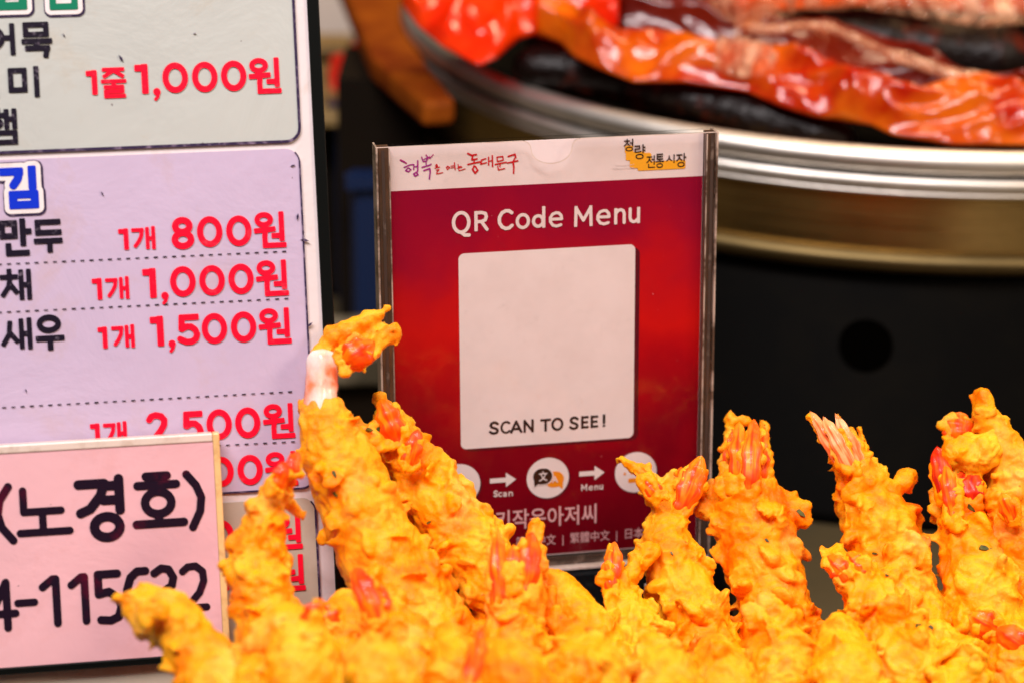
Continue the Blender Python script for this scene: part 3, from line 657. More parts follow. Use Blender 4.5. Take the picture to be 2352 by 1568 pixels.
# acrylic body: front pane with a thumb notch, back pane, edges
nu = su(1262, 330)[0]; nr = .0068; ZF = .0022
uL_, uR_ = -.0568, .0562; vTop = H + .0009; vBot = -.0035
prof = [(uL_, vBot), (uR_, vBot), (uR_, vTop)]
e = .0030
for k in range(0, 5): a = math.radians(90 - 90 * k / 4); prof.append((nu + nr + e - e * 0 + (e * math.cos(math.radians(90 + 90 * k / 4))), vTop - e + e * math.sin(math.radians(90 + 90 * k / 4))))
for k in range(1, 16): a = math.radians(-180 * k / 16); prof.append((nu + nr * math.cos(a), vTop - e + (nr * .72) * math.sin(a)))
for k in range(0, 5): prof.append((nu - nr - e + (e * math.cos(math.radians(90 * (1 - 1) + 0 + 90 * k / 4))), vTop - e + e * math.sin(math.radians(90 * k / 4))))
prof.append((uL_, vTop))
fp = poly_flat('front_pane', prof, ZF + .0014, M['acrylic'], stand, .0014)
# bright cut edge of the notch and top
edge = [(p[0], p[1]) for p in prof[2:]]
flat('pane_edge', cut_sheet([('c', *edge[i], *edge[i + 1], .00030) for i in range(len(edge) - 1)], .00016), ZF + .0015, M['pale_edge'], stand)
link('back_pane', MB().box((uL_, vBot, -.0026), (uR_, vTop, -.0010)).me(), M['acrylic'], stand)
for s, x0, x1 in ((-1, uL_, -.0527), (1, .0527, uR_)):
    a, b = sorted((x0, x1))
    link('side_wall', MB().box((a, vBot + .0001, -.0009), (b, vTop - .0001, .0021)).me(), M['acrylic_side'], stand)
    outer = a if s < 0 else b
    link('edge_line', MB().box((outer - .0003, vBot, -.0045), (outer + .0003, vTop, .0042)).me(), M['acrylic_line'], stand)
    mid = (a + b) / 2
    link('inner_groove', MB().box((mid - .0005, vBot, .0038), (mid + .0005, vTop - .001, .0040)).me(), M['acrylic_dark'], stand)
    inner = b if s < 0 else a
    link('edge_line', MB().box((inner - .0002, vBot, .0038), (inner + .0002, vTop - .0005, .0041)).me(), M['acrylic_line'], stand)
link('bottom_lip', MB().box((uL_, vBot - .0008, -.003), (uR_, vBot - .0001, .0044)).me(), M['pale_edge'], stand)
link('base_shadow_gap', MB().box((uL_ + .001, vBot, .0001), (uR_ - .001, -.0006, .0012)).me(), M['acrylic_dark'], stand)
# black box that carries the stand
bx = thing('black_box', 'black box with a chamfered corner carrying the acrylic menu stand', 'box', mat=Matrix.Translation((0, 0, 0)))
base = sg.pt(0, vBot - .0009, 0)
hx, hy = sg.h.x, sg.h.y
def bp(u, d, z): return (base.x + hx * u - hy * d * -1 * -1 + 0, base.y + hy * u + hx * d, z)
m_ = MB(); zt = base.z - .0002
prof_b = [(-.075, -.006), (.0600, -.006), (.0665, .004), (.0665, .05), (-.075, .05)]
top = [bp(u, d, zt) for u, d in prof_b]; prof_c = [(-.075, -.010), (.064, -.010), (.0715, .004), (.0715, .05), (-.075, .05)]
mid_ = [bp(u, d, zt - .018) for u, d in prof_c]; bot = [bp(u, d, .0005) for u, d in prof_c]
n = 5
m_.add(top + mid_ + bot, [tuple(range(n))] + [(i + n, (i + 1) % n + n, (i + 1) % n, i) for i in range(n)] + [(i + 2 * n, (i + 1) % n + 2 * n, (i + 1) % n + n, i + n) for i in range(n)] + [tuple(range(3 * n - 1, 2 * n - 1, -1))])
bevel(link('box_shell', m_.me(), M['black_box'], bx), .0008)
link('box_label', MB().box((0, 0, 0), (.012, .0003, .012)).me(), M['white_plastic'], bx).matrix_world = Matrix.Translation(at(1478, 1412, .695)) @ Matrix.Rotation(math.radians(10.9), 4, 'Z')

# ---------------------------------------------------------------- table, surroundings
tb = link('counter_top', MB().box((-1.2, .2, -.03), (1.6, 2.2, 0)).me(), M['table']); tb['kind'] = 'structure'
gr = link('ground', MB().box((-6, -4, -.95), (6, 8, -.9)).me(), M['dark_wall']); gr['kind'] = 'structure'
wl = link('back_wall', MB().box((-3, 2.4, -.9), (3, 2.5, 2.0)).me(), M['dark_wall']); wl['kind'] = 'structure'

# ---------------------------------------------------------------- steamer pot
PC = Vector((.19459, 1.13071)); PR = .25; RZ = CAMH - .27677
pot = thing('steamer_pot', 'large round steel steamer with rolled rim on a black drum, behind the menu stand', 'pot', loc=(PC.x, PC.y, 0))
def lathe(name, prof, m, parent, n=160, smooth=True, closed=False):
    V = []; F = []; k = len(prof)
    for i in range(n):
        a = 2 * math.pi * i / n
        for r, z in prof: V.append((r * math.cos(a), r * math.sin(a), z))
    for i in range(n):
        for j in range(k if closed else k - 1):
            j2 = (j + 1) % k
            F.append((i * k + j, ((i + 1) % n) * k + j, ((i + 1) % n) * k + j2, i * k + j2))
    return link(name, mesh(V, F, name), m, parent, smooth)
def circ(r, z, rr, n=14, sq=1.0): return [(r + rr * math.cos(2 * math.pi * k / n), z + rr * sq * math.sin(2 * math.pi * k / n)) for k in range(n)]
lathe('rim', circ(PR - .0035, RZ - .0035, .0050), M['steel'], pot, closed=True)
lathe('lower_rim', circ(PR - .0020, RZ - .0125, .0030), M['steel'], pot, closed=True)
lathe('rim_lip', circ(PR - .0012, RZ - .0168, .0009, 8), M['steel'], pot, closed=True)
lathe('pot_wall', [(PR - .012, RZ - .045), (PR - .011, RZ - .006), (PR - .006, RZ - .006), (PR - .0045, RZ - .018), (PR - .0045, RZ - .044)], M['steel_wall'], pot)
M['bead'] = steel('bead_steel', (.17, .12, .05), .4)
lathe('rim_gap_shade', [(PR - .0022, RZ - .0078), (PR - .0014, RZ - .0080), (PR - .0014, RZ - .0108), (PR - .0022, RZ - .0110)], M['drum'], pot)  # black ring standing in for the shade between the two rims
lathe('bead', [(PR - .0045, RZ - .042), (PR - .002, RZ - .0425), (PR + .001, RZ - .045), (PR + .001, RZ - .048), (PR - .003, RZ - .0515), (PR - .006, RZ - .052)], M['bead'], pot)
lathe('drum', [(PR - .008, RZ - .051), (PR - .0065, RZ - .052), (PR - .0065, .004), (PR - .002, .001), (PR - .01, .0005)], M['drum'], pot)
lathe('pot_floor', [(0.0001, RZ - .03), (PR - .012, RZ - .028)], M['drum'], pot)
# air hole in the drum
hp = at(1985, 815, PC.y - PR); ha = math.atan2(hp.y - PC.y, hp.x - PC.x); hr = .0115
V = []; F = []
for k in range(28):
    t = 2 * math.pi * k / 28
    for rr, rad in ((hr, PR - .0058), (hr, PR - .0064), (hr * .86, PR - .0058), (hr * .86, PR - .0061)):
        a = ha + rr * math.cos(t) / PR; V.append((rad * math.cos(a), rad * math.sin(a), hp.z + rr * math.sin(t)))
for k in range(28):
    a, b = k * 4, ((k + 1) % 28) * 4
    F += [(a, b, b + 1, a + 1), (a, a + 2, b + 2, b)]
F.append(tuple(k * 4 + 3 for k in range(28)))
link('air_hole', mesh(V, F), M['drum_hole'], pot)

# contents
def heap(px, py, off=0.0):
    """a point on the heap of food in the pot; off lifts it towards the viewer"""
    d = ray(px, py)
    # heap plane: z = RZ - .012 + .30 * (y - (PC.y - PR))
    k = .30; z0 = RZ - .010 + off; y0 = PC.y - PR
    t = (z0 - k * y0 - CAMH) / (d.z - k * d.y)
    return CAM + d * t
def tube(name, path, rad, m, parent=None, n=12, seed=0):
    V = []; F = []
    P = [Vector(p) for p in path]; rnd = random.Random(seed)
    # resample with Catmull-Rom
    Q = []
    for i in range(len(P) - 1):
        p0, p1, p2, p3 = P[max(i - 1, 0)], P[i], P[i + 1], P[min(i + 2, len(P) - 1)]
        for s in range(6):
            t = s / 6; Q.append(.5 * ((2 * p1) + (-p0 + p2) * t + (2 * p0 - 5 * p1 + 4 * p2 - p3) * t * t + (-p0 + 3 * p1 - 3 * p2 + p3) * t ** 3))
    Q.append(P[-1])
    for i, q in enumerate(Q):
        T = (Q[min(i + 1, len(Q) - 1)] - Q[max(i - 1, 0)]).normalized(); A = T.cross(Vector((0, 0, 1))).normalized(); B = A.cross(T)
        en = min(i, len(Q) - 1 - i); rr = rad * min(1, .35 + .25 * en) * (1 + .06 * math.sin(i * 1.3))
        for k in range(n):
            a = 2 * math.pi * k / n; o = A * math.cos(a) + B * math.sin(a)
            V.append(q + o * rr * (1 + .08 * noise.noise((q + o * rad) * 60)))
    for i in range(len(Q) - 1):
        for k in range(n): F.append((i * n + k, i * n + (k + 1) % n, (i + 1) * n + (k + 1) % n, (i + 1) * n + k))
    F += [tuple(range(n - 1, -1, -1)), tuple((len(Q) - 1) * n + k for k in range(n))]
    return link(name, mesh(V, F), m, parent, True)
SG = 'blood sausages heaped in the steamer pot'
saus = [([(1180, 150), (1350, 170), (1560, 225), (1800, 290), (1960, 330)], .0105, 'long dark sausage lying against the front rim of the steamer'),
        ([(1220, 80), (1320, 130), (1450, 185), (1600, 215), (1760, 262), (1900, 290)], .012, 'dark sausage under the lower edge of the orange bag'),
        ([(1300, 10), (1420, 30), (1540, 20)], .013, 'short dark sausage end at the top of the steamer, left of the clear film'),
        ([(1560, 90), (1700, 90), (1850, 110), (2000, 150)], .014, 'dark sausage veiled by reddish film behind the orange bag'),
        ([(1750, 55), (1900, 90), (2050, 110), (2200, 125), (2400, 140)], .017, 'thick bumpy dark sausage at the upper right of the steamer'),
        ([(1900, 140), (2050, 190), (2200, 215), (2400, 250)], .012, 'dark sausage below the long pale film edge on the right')]
for i, (pth, rd, lab) in enumerate(saus):
    o = tube('blood_sausage', [heap(x, y, -.010) for x, y in pth], rd, M['sausage'], seed=i); tag(o, lab, 'sausage', SG)
def interp(poly, t):
    xs = [p[0] for p in poly]; x = xs[0] + (xs[-1] - xs[0]) * t
    for a, b in zip(poly[:-1], poly[1:]):
        if x <= b[0] or b is poly[-1]:
            s = (x - a[0]) / ((b[0] - a[0]) or 1); return x, a[1] + (b[1] - a[1]) * s
def sheet(name, upper, lower, off, m, label, cat, nx=90, ny=22, amp=.006, fr=38, seed=0, dome=.006):
    V = []; F = []
    for i in range(nx + 1):
        t = i / nx; a = interp(upper, t); b = interp(lower, t)
        for j in range(ny + 1):
            s = j / ny; px, py = a[0] + (b[0] - a[0]) * s, a[1] + (b[1] - a[1]) * s
            P = heap(px, py, off); q = P * fr + Vector((seed * 7.1, 0, 0))
            q = Vector((t * fr * .085 - s * .9, s * 1.3 + t * 1.5, seed * 7.3))
            rg = 1 - abs(noise.noise(q)) * 2
            q2 = Vector((t * fr * .26 + s * 2.0, s * 2.6 - t * 3, seed * 3.1 + 9))
            rg2 = 1 - abs(noise.noise(q2)) * 2
            ed = min(1, 4 * s, 4 * (1 - s)) ** .7; hgt = ed * amp * (rg ** 2 * 1.1 + .45 * max(rg2, 0) ** 2) + dome * math.sin(math.pi * s)
            P = P + Vector((0, -.35, .94)) * hgt
            V.append(P)
    for i in range(nx):
        for j in range(ny): F.append((i * (ny + 1) + j, (i + 1) * (ny + 1) + j, (i + 1) * (ny + 1) + j + 1, i * (ny + 1) + j + 1))
    o = link(name, mesh(V, F), m, None, True)
    so = o.modifiers.new('film', 'SOLIDIFY'); so.thickness = .0004
    tag(o, label, cat, 'plastic bags lying over the sausages'); return o
sheet('plastic_bag', [(1235, 30), (1355, 57), (1438, 74), (1505, 70), (1572, 88), (1683, 110), (1767, 134), (1850, 150), (1900, 157), (1967, 197), (2034, 221), (2101, 227), (2185, 207), (2252, 204), (2420, 225)],
      [(1235, 82), (1288, 100), (1321, 134), (1381, 160), (1455, 189), (1572, 189), (1717, 211), (1783, 241), (1867, 268), (2001, 288), (2051, 311), (2185, 333), (2420, 335)], .006, M['bag_orange'],
      'crumpled bright orange plastic bag running along the front of the steamer', 'plastic bag', 140, 26, .008, 36, 1)
sheet('plastic_bag', [(925, -60), (1000, -80), (1120, -80), (1280, -60), (1420, -40)], [(925, 10), (960, 60), (1020, 110), (1100, 152), (1140, 135), (1190, 90), (1260, 70), (1420, 60)], .006, M['bag_red'],
      'bright red plastic bag at the left end of the steamer', 'plastic bag', 70, 40, .007, 30, 2)
sheet('plastic_bag', [(1420, -50), (1560, -30), (1700, 50), (1800, 80), (1900, 60), (2100, 130), (2250, 190), (2420, 230)], [(1420, 62), (1560, 86), (1683, 112), (1767, 136), (1850, 152), (1967, 200), (2101, 230), (2420, 240)], .001, M['bag_dark'],
      'dark brownish red film behind the orange bag', 'plastic bag', 90, 26, .006, 30, 3)
sheet('plastic_bag', [(1600, -60), (1800, -60), (2100, -60), (2420, -60)], [(1600, -2), (1720, 26), (1850, 20), (1990, 12), (2120, 22), (2420, 40)], .012, M['bag_orange'],
      'orange bag crossing the very top edge of the picture on the right', 'plastic bag', 70, 18, .007, 40, 4)
sheet('clear_film', [(1590, -40), (1640, 0), (1700, 40), (1725, 45), (1850, 15), (1990, 8), (2120, -20), (2250, -20), (2420, -20)],
      [(1590, -20), (1640, 18), (1705, 70), (1740, 52), (1850, 24), (1990, 20), (2120, 42), (2250, 62), (2420, 50)], .016, M['bag_clear'],
      'clear glossy film folded over the upper right of the heap', 'plastic film', 120, 14, .007, 38, 5)
sheet('clear_film', [(1710, 55), (1760, 66), (1850, 62), (1900, 60), (2050, 125), (2180, 160), (2300, 190), (2420, 215)], [(1710, 72), (1760, 80), (1850, 66), (1900, 70), (2050, 140), (2180, 182), (2300, 213), (2420, 235)], .014, M['bag_clear'],
      'narrow pale film edge running diagonally down to the right edge of the picture', 'plastic film', 120, 8, .002, 30, 6, .002)
sheet('clear_film', [(1640, 112), (1700, 116), (1780, 138)], [(1640, 160), (1700, 180), (1780, 178)], .0125, M['bag_clear'],  # film patch added to imitate specular highlights on the orange bag
      'small whitish patch standing in for highlights on the crinkled orange bag', 'plastic film', 60, 30, .007, 60, 7, .003)

# ---------------------------------------------------------------- blurred stall goods in the gap behind the board
def box_thing(name, part, a, b, m, label, cat, rot=0, extra=None):
    t = thing(name, label, cat, loc=((a[0] + b[0]) / 2, (a[1] + b[1]) / 2, a[2]))
    t.rotation_euler[2] = rot
    hx_, hy_, hz = (b[0] - a[0]) / 2, (b[1] - a[1]) / 2, b[2] - a[2]
    bevel(link(part, MB().box((-hx_, -hy_, 0), (hx_, hy_, hz)).me(), m, t), min(hx_, hy_, hz) * .2)
    if extra: extra(t, hx_, hy_, hz)
    return t
def bxy(x0, y0, x1, y1, Y, dep):      # measured box -> world corners of a block whose front is at depth Y
    a = at(x0, y1, Y); b = at(x1, y0, Y); return (a.x, Y, a.z), (b.x, Y + dep, b.z)
def rim4(m):
    def f(t, hx_, hy_, hz):
        link('tray_rim', MB().box((-hx_ - .004, -hy_ - .004, hz), (hx_ + .004, -hy_ + .004, hz + .006)).me(), m, t)
        link('tray_rim', MB().box((-hx_ - .004, hy_ - .004, hz), (hx_ + .004, hy_ + .004, hz + .006)).me(), m, t)
    return f
a, b = bxy(775, 430, 872, 760, 1.02, .12); box_thing('blue_crate', 'crate_wall', (a[0], a[1], 0.001), b, M['blue_plastic'], 'dark blue plastic crate out of focus between the board and the menu stand', 'crate', .15, rim4(M['blue_plastic']))
a, b = bxy(690, 268, 905, 292, 1.12, .10); box_thing('wooden_shelf', 'shelf_board', a, b, M['tan_wood'], 'tan shelf edge out of focus above the blue crate', 'shelf', .03,
    lambda t, hx_, hy_, hz: [link('shelf_leg', MB().box((x - .008, -.01, -a[2] + .001), (x + .008, .01, -.0005)).me(), M['grey_metal'], t) for x in (-hx_ + .02, hx_ - .02)])
# orange serving tray seen left of the pot
ot = thing('orange_tray', 'orange serving tray out of focus left of the steamer rim', 'tray')
c = [at_z(x, y, .163) for x, y in ((770, -60), (960, -60), (935, 60), (985, 150), (1048, 228), (970, 234), (850, 130))]
c2 = [Vector((p.x, p.y, .151)) for p in c]; n = len(c)
bevel(link('tray_plate', mesh(c + c2, [tuple(range(n)), tuple(range(2 * n - 1, n - 1, -1))] + [(i, i + n, (i + 1) % n + n, (i + 1) % n) for i in range(n)]), M['orange_tray'], ot), .003)
cc = sum(c, Vector()) / n
link('tray_foot', MB().box((cc.x - .03, cc.y - .03, .0005), (cc.x + .03, cc.y + .03, .1508)).me(), M['dark_wall'], ot)
def blob(name, C, r, m, label, cat, sc=(1, 1, 1), seed=0):
    bm = bmesh.new(); bmesh.ops.create_icosphere(bm, subdivisions=4, radius=1)
    for v in bm.verts:
        k = 1 + .25 * noise.noise(v.co * 1.7 + Vector((seed, 0, 0))) + .1 * noise.noise(v.co * 4)
        v.co = Vector((v.co.x * r * k * sc[0], v.co.y * r * k * sc[1], v.co.z * r * k * sc[2]))
    me = bpy.data.meshes.new(name); bm.to_mesh(me); bm.free()
    o = link(name, me, m, None, True); o.location = C; tag(o, label, cat); return o
P = at(828, 190, 1.18)
blob('red_bundle', Vector((P.x, P.y, P.z)), .018, M['red_cloth'], 'small red bundle out of focus left of the orange tray', 'bundle', (1, 1, 1.1), 1)
pt2 = box_thing('goods_stand', 'stand_body', (P.x - .05, P.y - .03, .001), (P.x + .03, P.y + .04, P.z - .016), M['dark_wall'], 'dark stand under the small red bundle', 'stand')
a, b = bxy(690, -60, 812, 32, 1.45, .05); box_thing('white_container', 'container_body', (a[0], a[1], a[2] - .02), b, M['white_plastic'], 'pale container out of focus at the top beside the board', 'container', 0,
    lambda t, hx_, hy_, hz: link('container_foot', MB().box((-hx_ * .8, -hy_ * .8, -a[2] + .021), (hx_ * .8, hy_ * .8, -.0005)).me(), M['dark_wall'], t))
for y0, y1, lab in ((108, 130, 'upper brown slat out of focus right of the board'), (168, 190, 'lower brown slat out of focus right of the board')):
    a, b = bxy(690, y0, 800, y1, 1.30, .03)
    box_thing('crate_slat', 'slat', a, b, M['tan_wood'], lab, 'slat', 0, lambda t, hx_, hy_, hz: link('slat_post', MB().box((-.006, .0, -a[2] + .001), (.006, .02, -.0005)).me(), M['dark_wall'], t))
a, b = bxy(740, 815, 885, 890, .93, .05); box_thing('grey_block', 'block_body', (a[0], a[1], a[2]), b, M['grey_metal'], 'olive grey block low in the gap behind the big curled prawn', 'block', .1,
    lambda t, hx_, hy_, hz: link('block_foot', MB().box((-hx_ * .7, -hy_ * .7, -a[2] + .001), (hx_ * .7, hy_ * .7, -.0005)).me(), M['dark_wall'], t))

# ---------------------------------------------------------------- fried prawns
ICO = None
def ico():
    global ICO
    if ICO is None:
        bm = bmesh.new(); bmesh.ops.create_icosphere(bm, subdivisions=2, radius=1)
        ICO = (np.array([v.co[:] for v in bm.verts]), [tuple(v.index for v in f.verts) for f in bm.faces]); bm.free()
    return ICO
def rotm(rnd):
    q = np.array([rnd.gauss(0, 1) for _ in range(4)]); q /= np.linalg.norm(q); a, b, c, d = q
    return np.array([[a*a+b*b-c*c-d*d, 2*(b*c-a*d), 2*(b*d+a*c)], [2*(b*c+a*d), a*a-b*b+c*c-d*d, 2*(c*d-a*b)], [2*(b*d-a*c), 2*(c*d+a*b), a*a-b*b-c*c+d*d]])
def remesh(V, F, vox, sm=3):
    me = mesh(V, F, 'tmp'); o = bpy.data.objects.new('tmp', me); COL.objects.link(o)
    r = o.modifiers.new('r', 'REMESH'); r.mode = 'VOXEL'; r.voxel_size = vox
    s = o.modifiers.new('s', 'SMOOTH'); s.iterations = sm; s.factor = .5
    bpy.context.view_layer.update()
    out = bpy.data.meshes.new_from_object(o.evaluated_get(bpy.context.evaluated_depsgraph_get()))
    bpy.data.objects.remove(o); bpy.data.meshes.remove(me); return out
def catmull(pts, per):
    out = []; n = len(pts)
    for i in range(n - 1):
        p = [np.array(pts[max(i - 1, 0)]), np.array(pts[i]), np.array(pts[i + 1]), np.array(pts[min(i + 2, n - 1)])]
        for s in range(per):
            t = s / per; out.append(.5 * (2 * p[1] + (p[2] - p[0]) * t + (2 * p[0] - 5 * p[1] + 4 * p[2] - p[3]) * t * t + (3 * p[1] - p[0] - 3 * p[2] + p[3]) * t ** 3))
    out.append(np.array(pts[-1], float)); return out
def petal(parent, base, tip, wd, th, m, name='tail_fin', seed=0, bend=0.0):
    A = Vector(base); B = Vector(tip); T = (B - A); Ln = T.length; T.normalize()
    view = (A - CAM).normalized(); X = T.cross(view).normalized(); N = X.cross(T).normalized()
    V = []; F = []; ns, nc = 22, 20
    for i in range(ns + 1):
        t = i / ns; u_ = t ** .85; prof = (math.sin(math.pi * min(1, .12 + .88 * u_))) ** .62 * (.85 + .3 * t) * (1 + (.10 if name == 'tail_fin' else 0) * math.sin(t * 19 + seed)) + .015
        if name == 'bare_flesh': prof = (1 - abs(2 * t - 1) ** 8) ** .5 * (1.08 - .16 * t) + .01
        c = A + T * Ln * t + N * bend * math.sin(math.pi * t) * Ln * -1
        for k in range(nc):
            a = 2 * math.pi * k / nc; x = math.cos(a); y = math.sin(a)
            rid = 1 + .07 * math.cos(5 * a) + .30 * math.exp(-(x * 5) ** 2) * (1 if y < 0 else 0)
            p = c + X * x * wd * prof + N * y * th * prof * rid
            nz = noise.noise(p * 420 + Vector((seed, 0, 0))) * .0005 + noise.noise(p * 120 + Vector((seed, 3, 0))) * .0006
            V.append(p + (X * x + N * y) * nz * 1)
    for i in range(ns):
        for k in range(nc): F.append((i * nc + k, i * nc + (k + 1) % nc, (i + 1) * nc + (k + 1) % nc, (i + 1) * nc + k))
    F += [tuple(range(nc - 1, -1, -1)), tuple(ns * nc + k for k in range(nc))]
    V = [Vector(v) - parent.location for v in V]
    me = mesh(V, F); uvl = me.uv_layers.new(name='along').data
    for p in me.polygons:
        ks = [me.loops[li].vertex_index % nc for li in p.loop_indices]
        wrap = max(ks) - min(ks) > nc // 2
        for li, k in zip(p.loop_indices, ks):
            vi = me.loops[li].vertex_index; uvl[li].uv = ((k + (nc if wrap and k < nc // 2 else 0)) / nc, vi // nc / ns)
    return link(name, me, m, parent, True)
GRP = 'battered fried prawns standing packed in the tray'
TRAYZ = 0.040
def prawn(label, spine, Y, tails=(), arms=(), flesh=None, herbs=(), seed=0, lump=1.0, dYd=-.0):
    """spine: (px, py, r px) from tail to head; Y: depth at first and last point"""
    rnd = random.Random(seed * 13 + 5)
    Y0, Y1 = Y
    P = []
    ly0, ly1 = spine[0][1], spine[-1][1]
    def dep(py): return Y0 + (Y1 - Y0) * (py - ly0) / ((ly1 - ly0) or 1)
    for (x, y, r) in spine:
        q = at(x, y, dep(y)); P.append((q.x, q.y, q.z, r * .935 * pxm(q)))
    # carry on below the frame to the tray
    l = P[-1]; pr_ = P[-2]
    zend = TRAYZ + .012
    if l[2] > zend:
        dx = (l[0] - pr_[0]) / max(1e-4, pr_[2] - l[2]) * .5
        dz = l[2] - zend
        P.append((l[0] + dx * dz, l[1] + .1 * dz, zend, l[3] * .9))
    # P is tail..head
    S_ = catmull(P, 8)
    t = thing('fried_prawn', label, 'fried prawn', GRP, loc=(P[-1][0], P[-1][1], P[-1][2]))
    loc = np.array(t.location)
    iv, if_ = ico(); V = []; F = []
    def sph(c, r, sc=None, R=None):
        nonlocal V, F
        n = len(V); q = iv * r
        if sc is not None: q = q * np.array(sc)
        if R is not None: q = q @ R.T
        V.extend((q + np.array(c) - loc).tolist()); F.extend([(a + n, b + n, c_ + n) for a, b, c_ in if_])
    # resample the spine at even spacing
    pts = [S_[0]]; step = .0022
    for s in S_[1:]:
        d = np.linalg.norm(s[:3] - pts[-1][:3])
        while d > step:
            f = step / d; pts.append(pts[-1] + (s - pts[-1]) * f); d = np.linalg.norm(s[:3] - pts[-1][:3])
    tv = np.array([0, 0, 1.0])
    for i, s in enumerate(pts):
        r = s[3]; j = min(i + 1, len(pts) - 1); T = pts[j][:3] - pts[max(i - 1, 0)][:3]; T = T / (np.linalg.norm(T) + 1e-9)
        sph(s[:3], r * rnd.uniform(.90, .99))
        A = np.cross(T, [0.3, .9, .2]); A /= np.linalg.norm(A); B = np.cross(T, A)
        for _ in range(max(1, int(1.9 * lump + rnd.random()))):
            a = rnd.uniform(0, 2 * math.pi); o = A * math.cos(a) + B * math.sin(a)
            k = rnd.uniform(.22, .48); rr = min(max(r * k, .0016), .0048 if lump > .9 else .0030)
            ax = [rnd.uniform(1.1, 1.7), rnd.uniform(.7, 1.1), rnd.uniform(.30, .55)]
            sph(s[:3] + o * (r * rnd.uniform(.92, 1.12) - rr * .35), rr, ax, rotm(rnd))
        if rnd.random() < .13 * lump:      # crisp shreds standing off the surface
            a = rnd.uniform(0, 2 * math.pi); o = A * math.cos(a) + B * math.sin(a); o = o + T * rnd.uniform(-.8, .8)
            n_ = rnd.randint(3, 6); c = s[:3] + o * r * .85; dr_ = o / np.linalg.norm(o)
            for q in range(n_):
                sph(c, .00135 * (1 - q / (n_ + 2.))); c = c + dr_ * .0010; dr_ = dr_ + np.array([rnd.uniform(-.5, .5) for _ in range(3)]); dr_ /= np.linalg.norm(dr_)
    for ar in arms:                       # battered lobes: chains of blobs
        (x0, y0, r0, x1, y1, r1) = ar[:6]; dy = ar[6] if len(ar) > 6 else -.002
        a = at(x0, y0, dep(y0) + dy); b = at(x1, y1, dep(y1) + dy)
        n_ = max(3, int((b - a).length / .0018))
        for k in range(n_ + 1):
            f = k / n_; c = a.lerp(b, f); r = (r0 + (r1 - r0) * f) * pxm(c)
            sph(tuple(c), r * rnd.uniform(.85, 1.0))
            for _ in range(3):
                d = np.array([rnd.gauss(0, 1) for _ in range(3)]); d /= np.linalg.norm(d)
                sph(np.array(c) + d * r * .8, max(r * rnd.uniform(.3, .5), .0011), [1.4, 1.0, .5], rotm(rnd))
    for tl in tails:                      # batter clinging along the fin edges and base
        (bx_, by_, tx_, ty_, wd) = tl[:5]; dy = tl[5] if len(tl) > 5 else -.004
        a = at(bx_, by_, dep(by_) + dy); b = at(tx_, ty_, dep(ty_) + dy - .001); T = (b - a).normalized()
        X = T.cross((a - CAM).normalized()).normalized(); wm = wd * 1.2 * pxm(a); Ln = (b - a).length
        for sd in (-1, 1):
            f = rnd.uniform(-.05, .1); f1 = rnd.uniform(.55, 1.0)
            while f < f1:
                k = math.sin(math.pi * min(1, max(0.05, .12 + .88 * f))) ** .62
                c = a + (b - a) * f + X * sd * wm * k * rnd.uniform(.75, 1.05); r = rnd.uniform(.0009, .0019)
                sph(tuple(c), r, [1.3, .9, .8], rotm(rnd)); f += .0011 / Ln * rnd.uniform(.8, 1.6)
                if rnd.random() < .12: f += .004 / Ln
        for _ in range(int(10 + wd * .5)):
            c = a + (b - a) * (rnd.random() ** 1.8 * .8) + X * wm * rnd.uniform(-.8, .8) - (a - CAM).normalized() * (-wm * .1)
            c = c + (CAM - c).normalized() * wm * .28; sph(tuple(c), rnd.uniform(.0007, .0016), [1.4, 1, .6], rotm(rnd))
    me = remesh(V, F, .00068, 2)
    # lumpy batter skin
    N_ = len(me.vertices); co = np.empty(N_ * 3); me.vertices.foreach_get('co', co); co = co.reshape(-1, 3)
    no = np.empty(N_ * 3); me.vertex_normals.foreach_get('vector', no) if hasattr(me, 'vertex_normals') else None
    no = no.reshape(-1, 3)
    o1 = Vector((seed * 3.3, seed * 1.7, 0))
    d = np.empty(N_)
    nn = noise.noise; nv = noise.noise_vector
    for i in range(N_):
        p = Vector(co[i]); q = p * 150 + o1; wv = nv(p * 90 + o1) * .9
        d[i] = ((abs(nn(q + wv)) - .24) * .0028 + (.26 - abs(nn(p * 380 + o1 + wv * 1.5))) * .0016) * (.5 if lump < .9 else .72) + nn(p * 70 + o1) * .0012 - .0002
    co += no * d[:, None]
    me.vertices.foreach_set('co', co.ravel()); me.update()
    cr_ = link('batter', me, M['batter'], t, True)
    for k, tl in enumerate(tails):
        (bx_, by_, tx_, ty_, wd) = tl[:5]; dy = tl[5] if len(tl) > 5 else -.004; mm = tl[6] if len(tl) > 6 else 'shell'
        a = at(bx_, by_, dep(by_) + dy); b = at(tx_, ty_, dep(ty_) + dy - .001)
        petal(t, a, b, wd * 1.2 * pxm(a), min(wd, 26) * pxm(a) * .30, M[mm], seed=seed + k, bend=.08)
    if flesh:
        x0, y0, x1, y1, wd = flesh
        a = at(x0, y0, dep(y0) - .001); b = at(x1, y1, dep(y1) - .001)
        petal(t, a, b, wd * pxm(a), wd * pxm(a) * .9, M['flesh'], 'bare_flesh', seed)
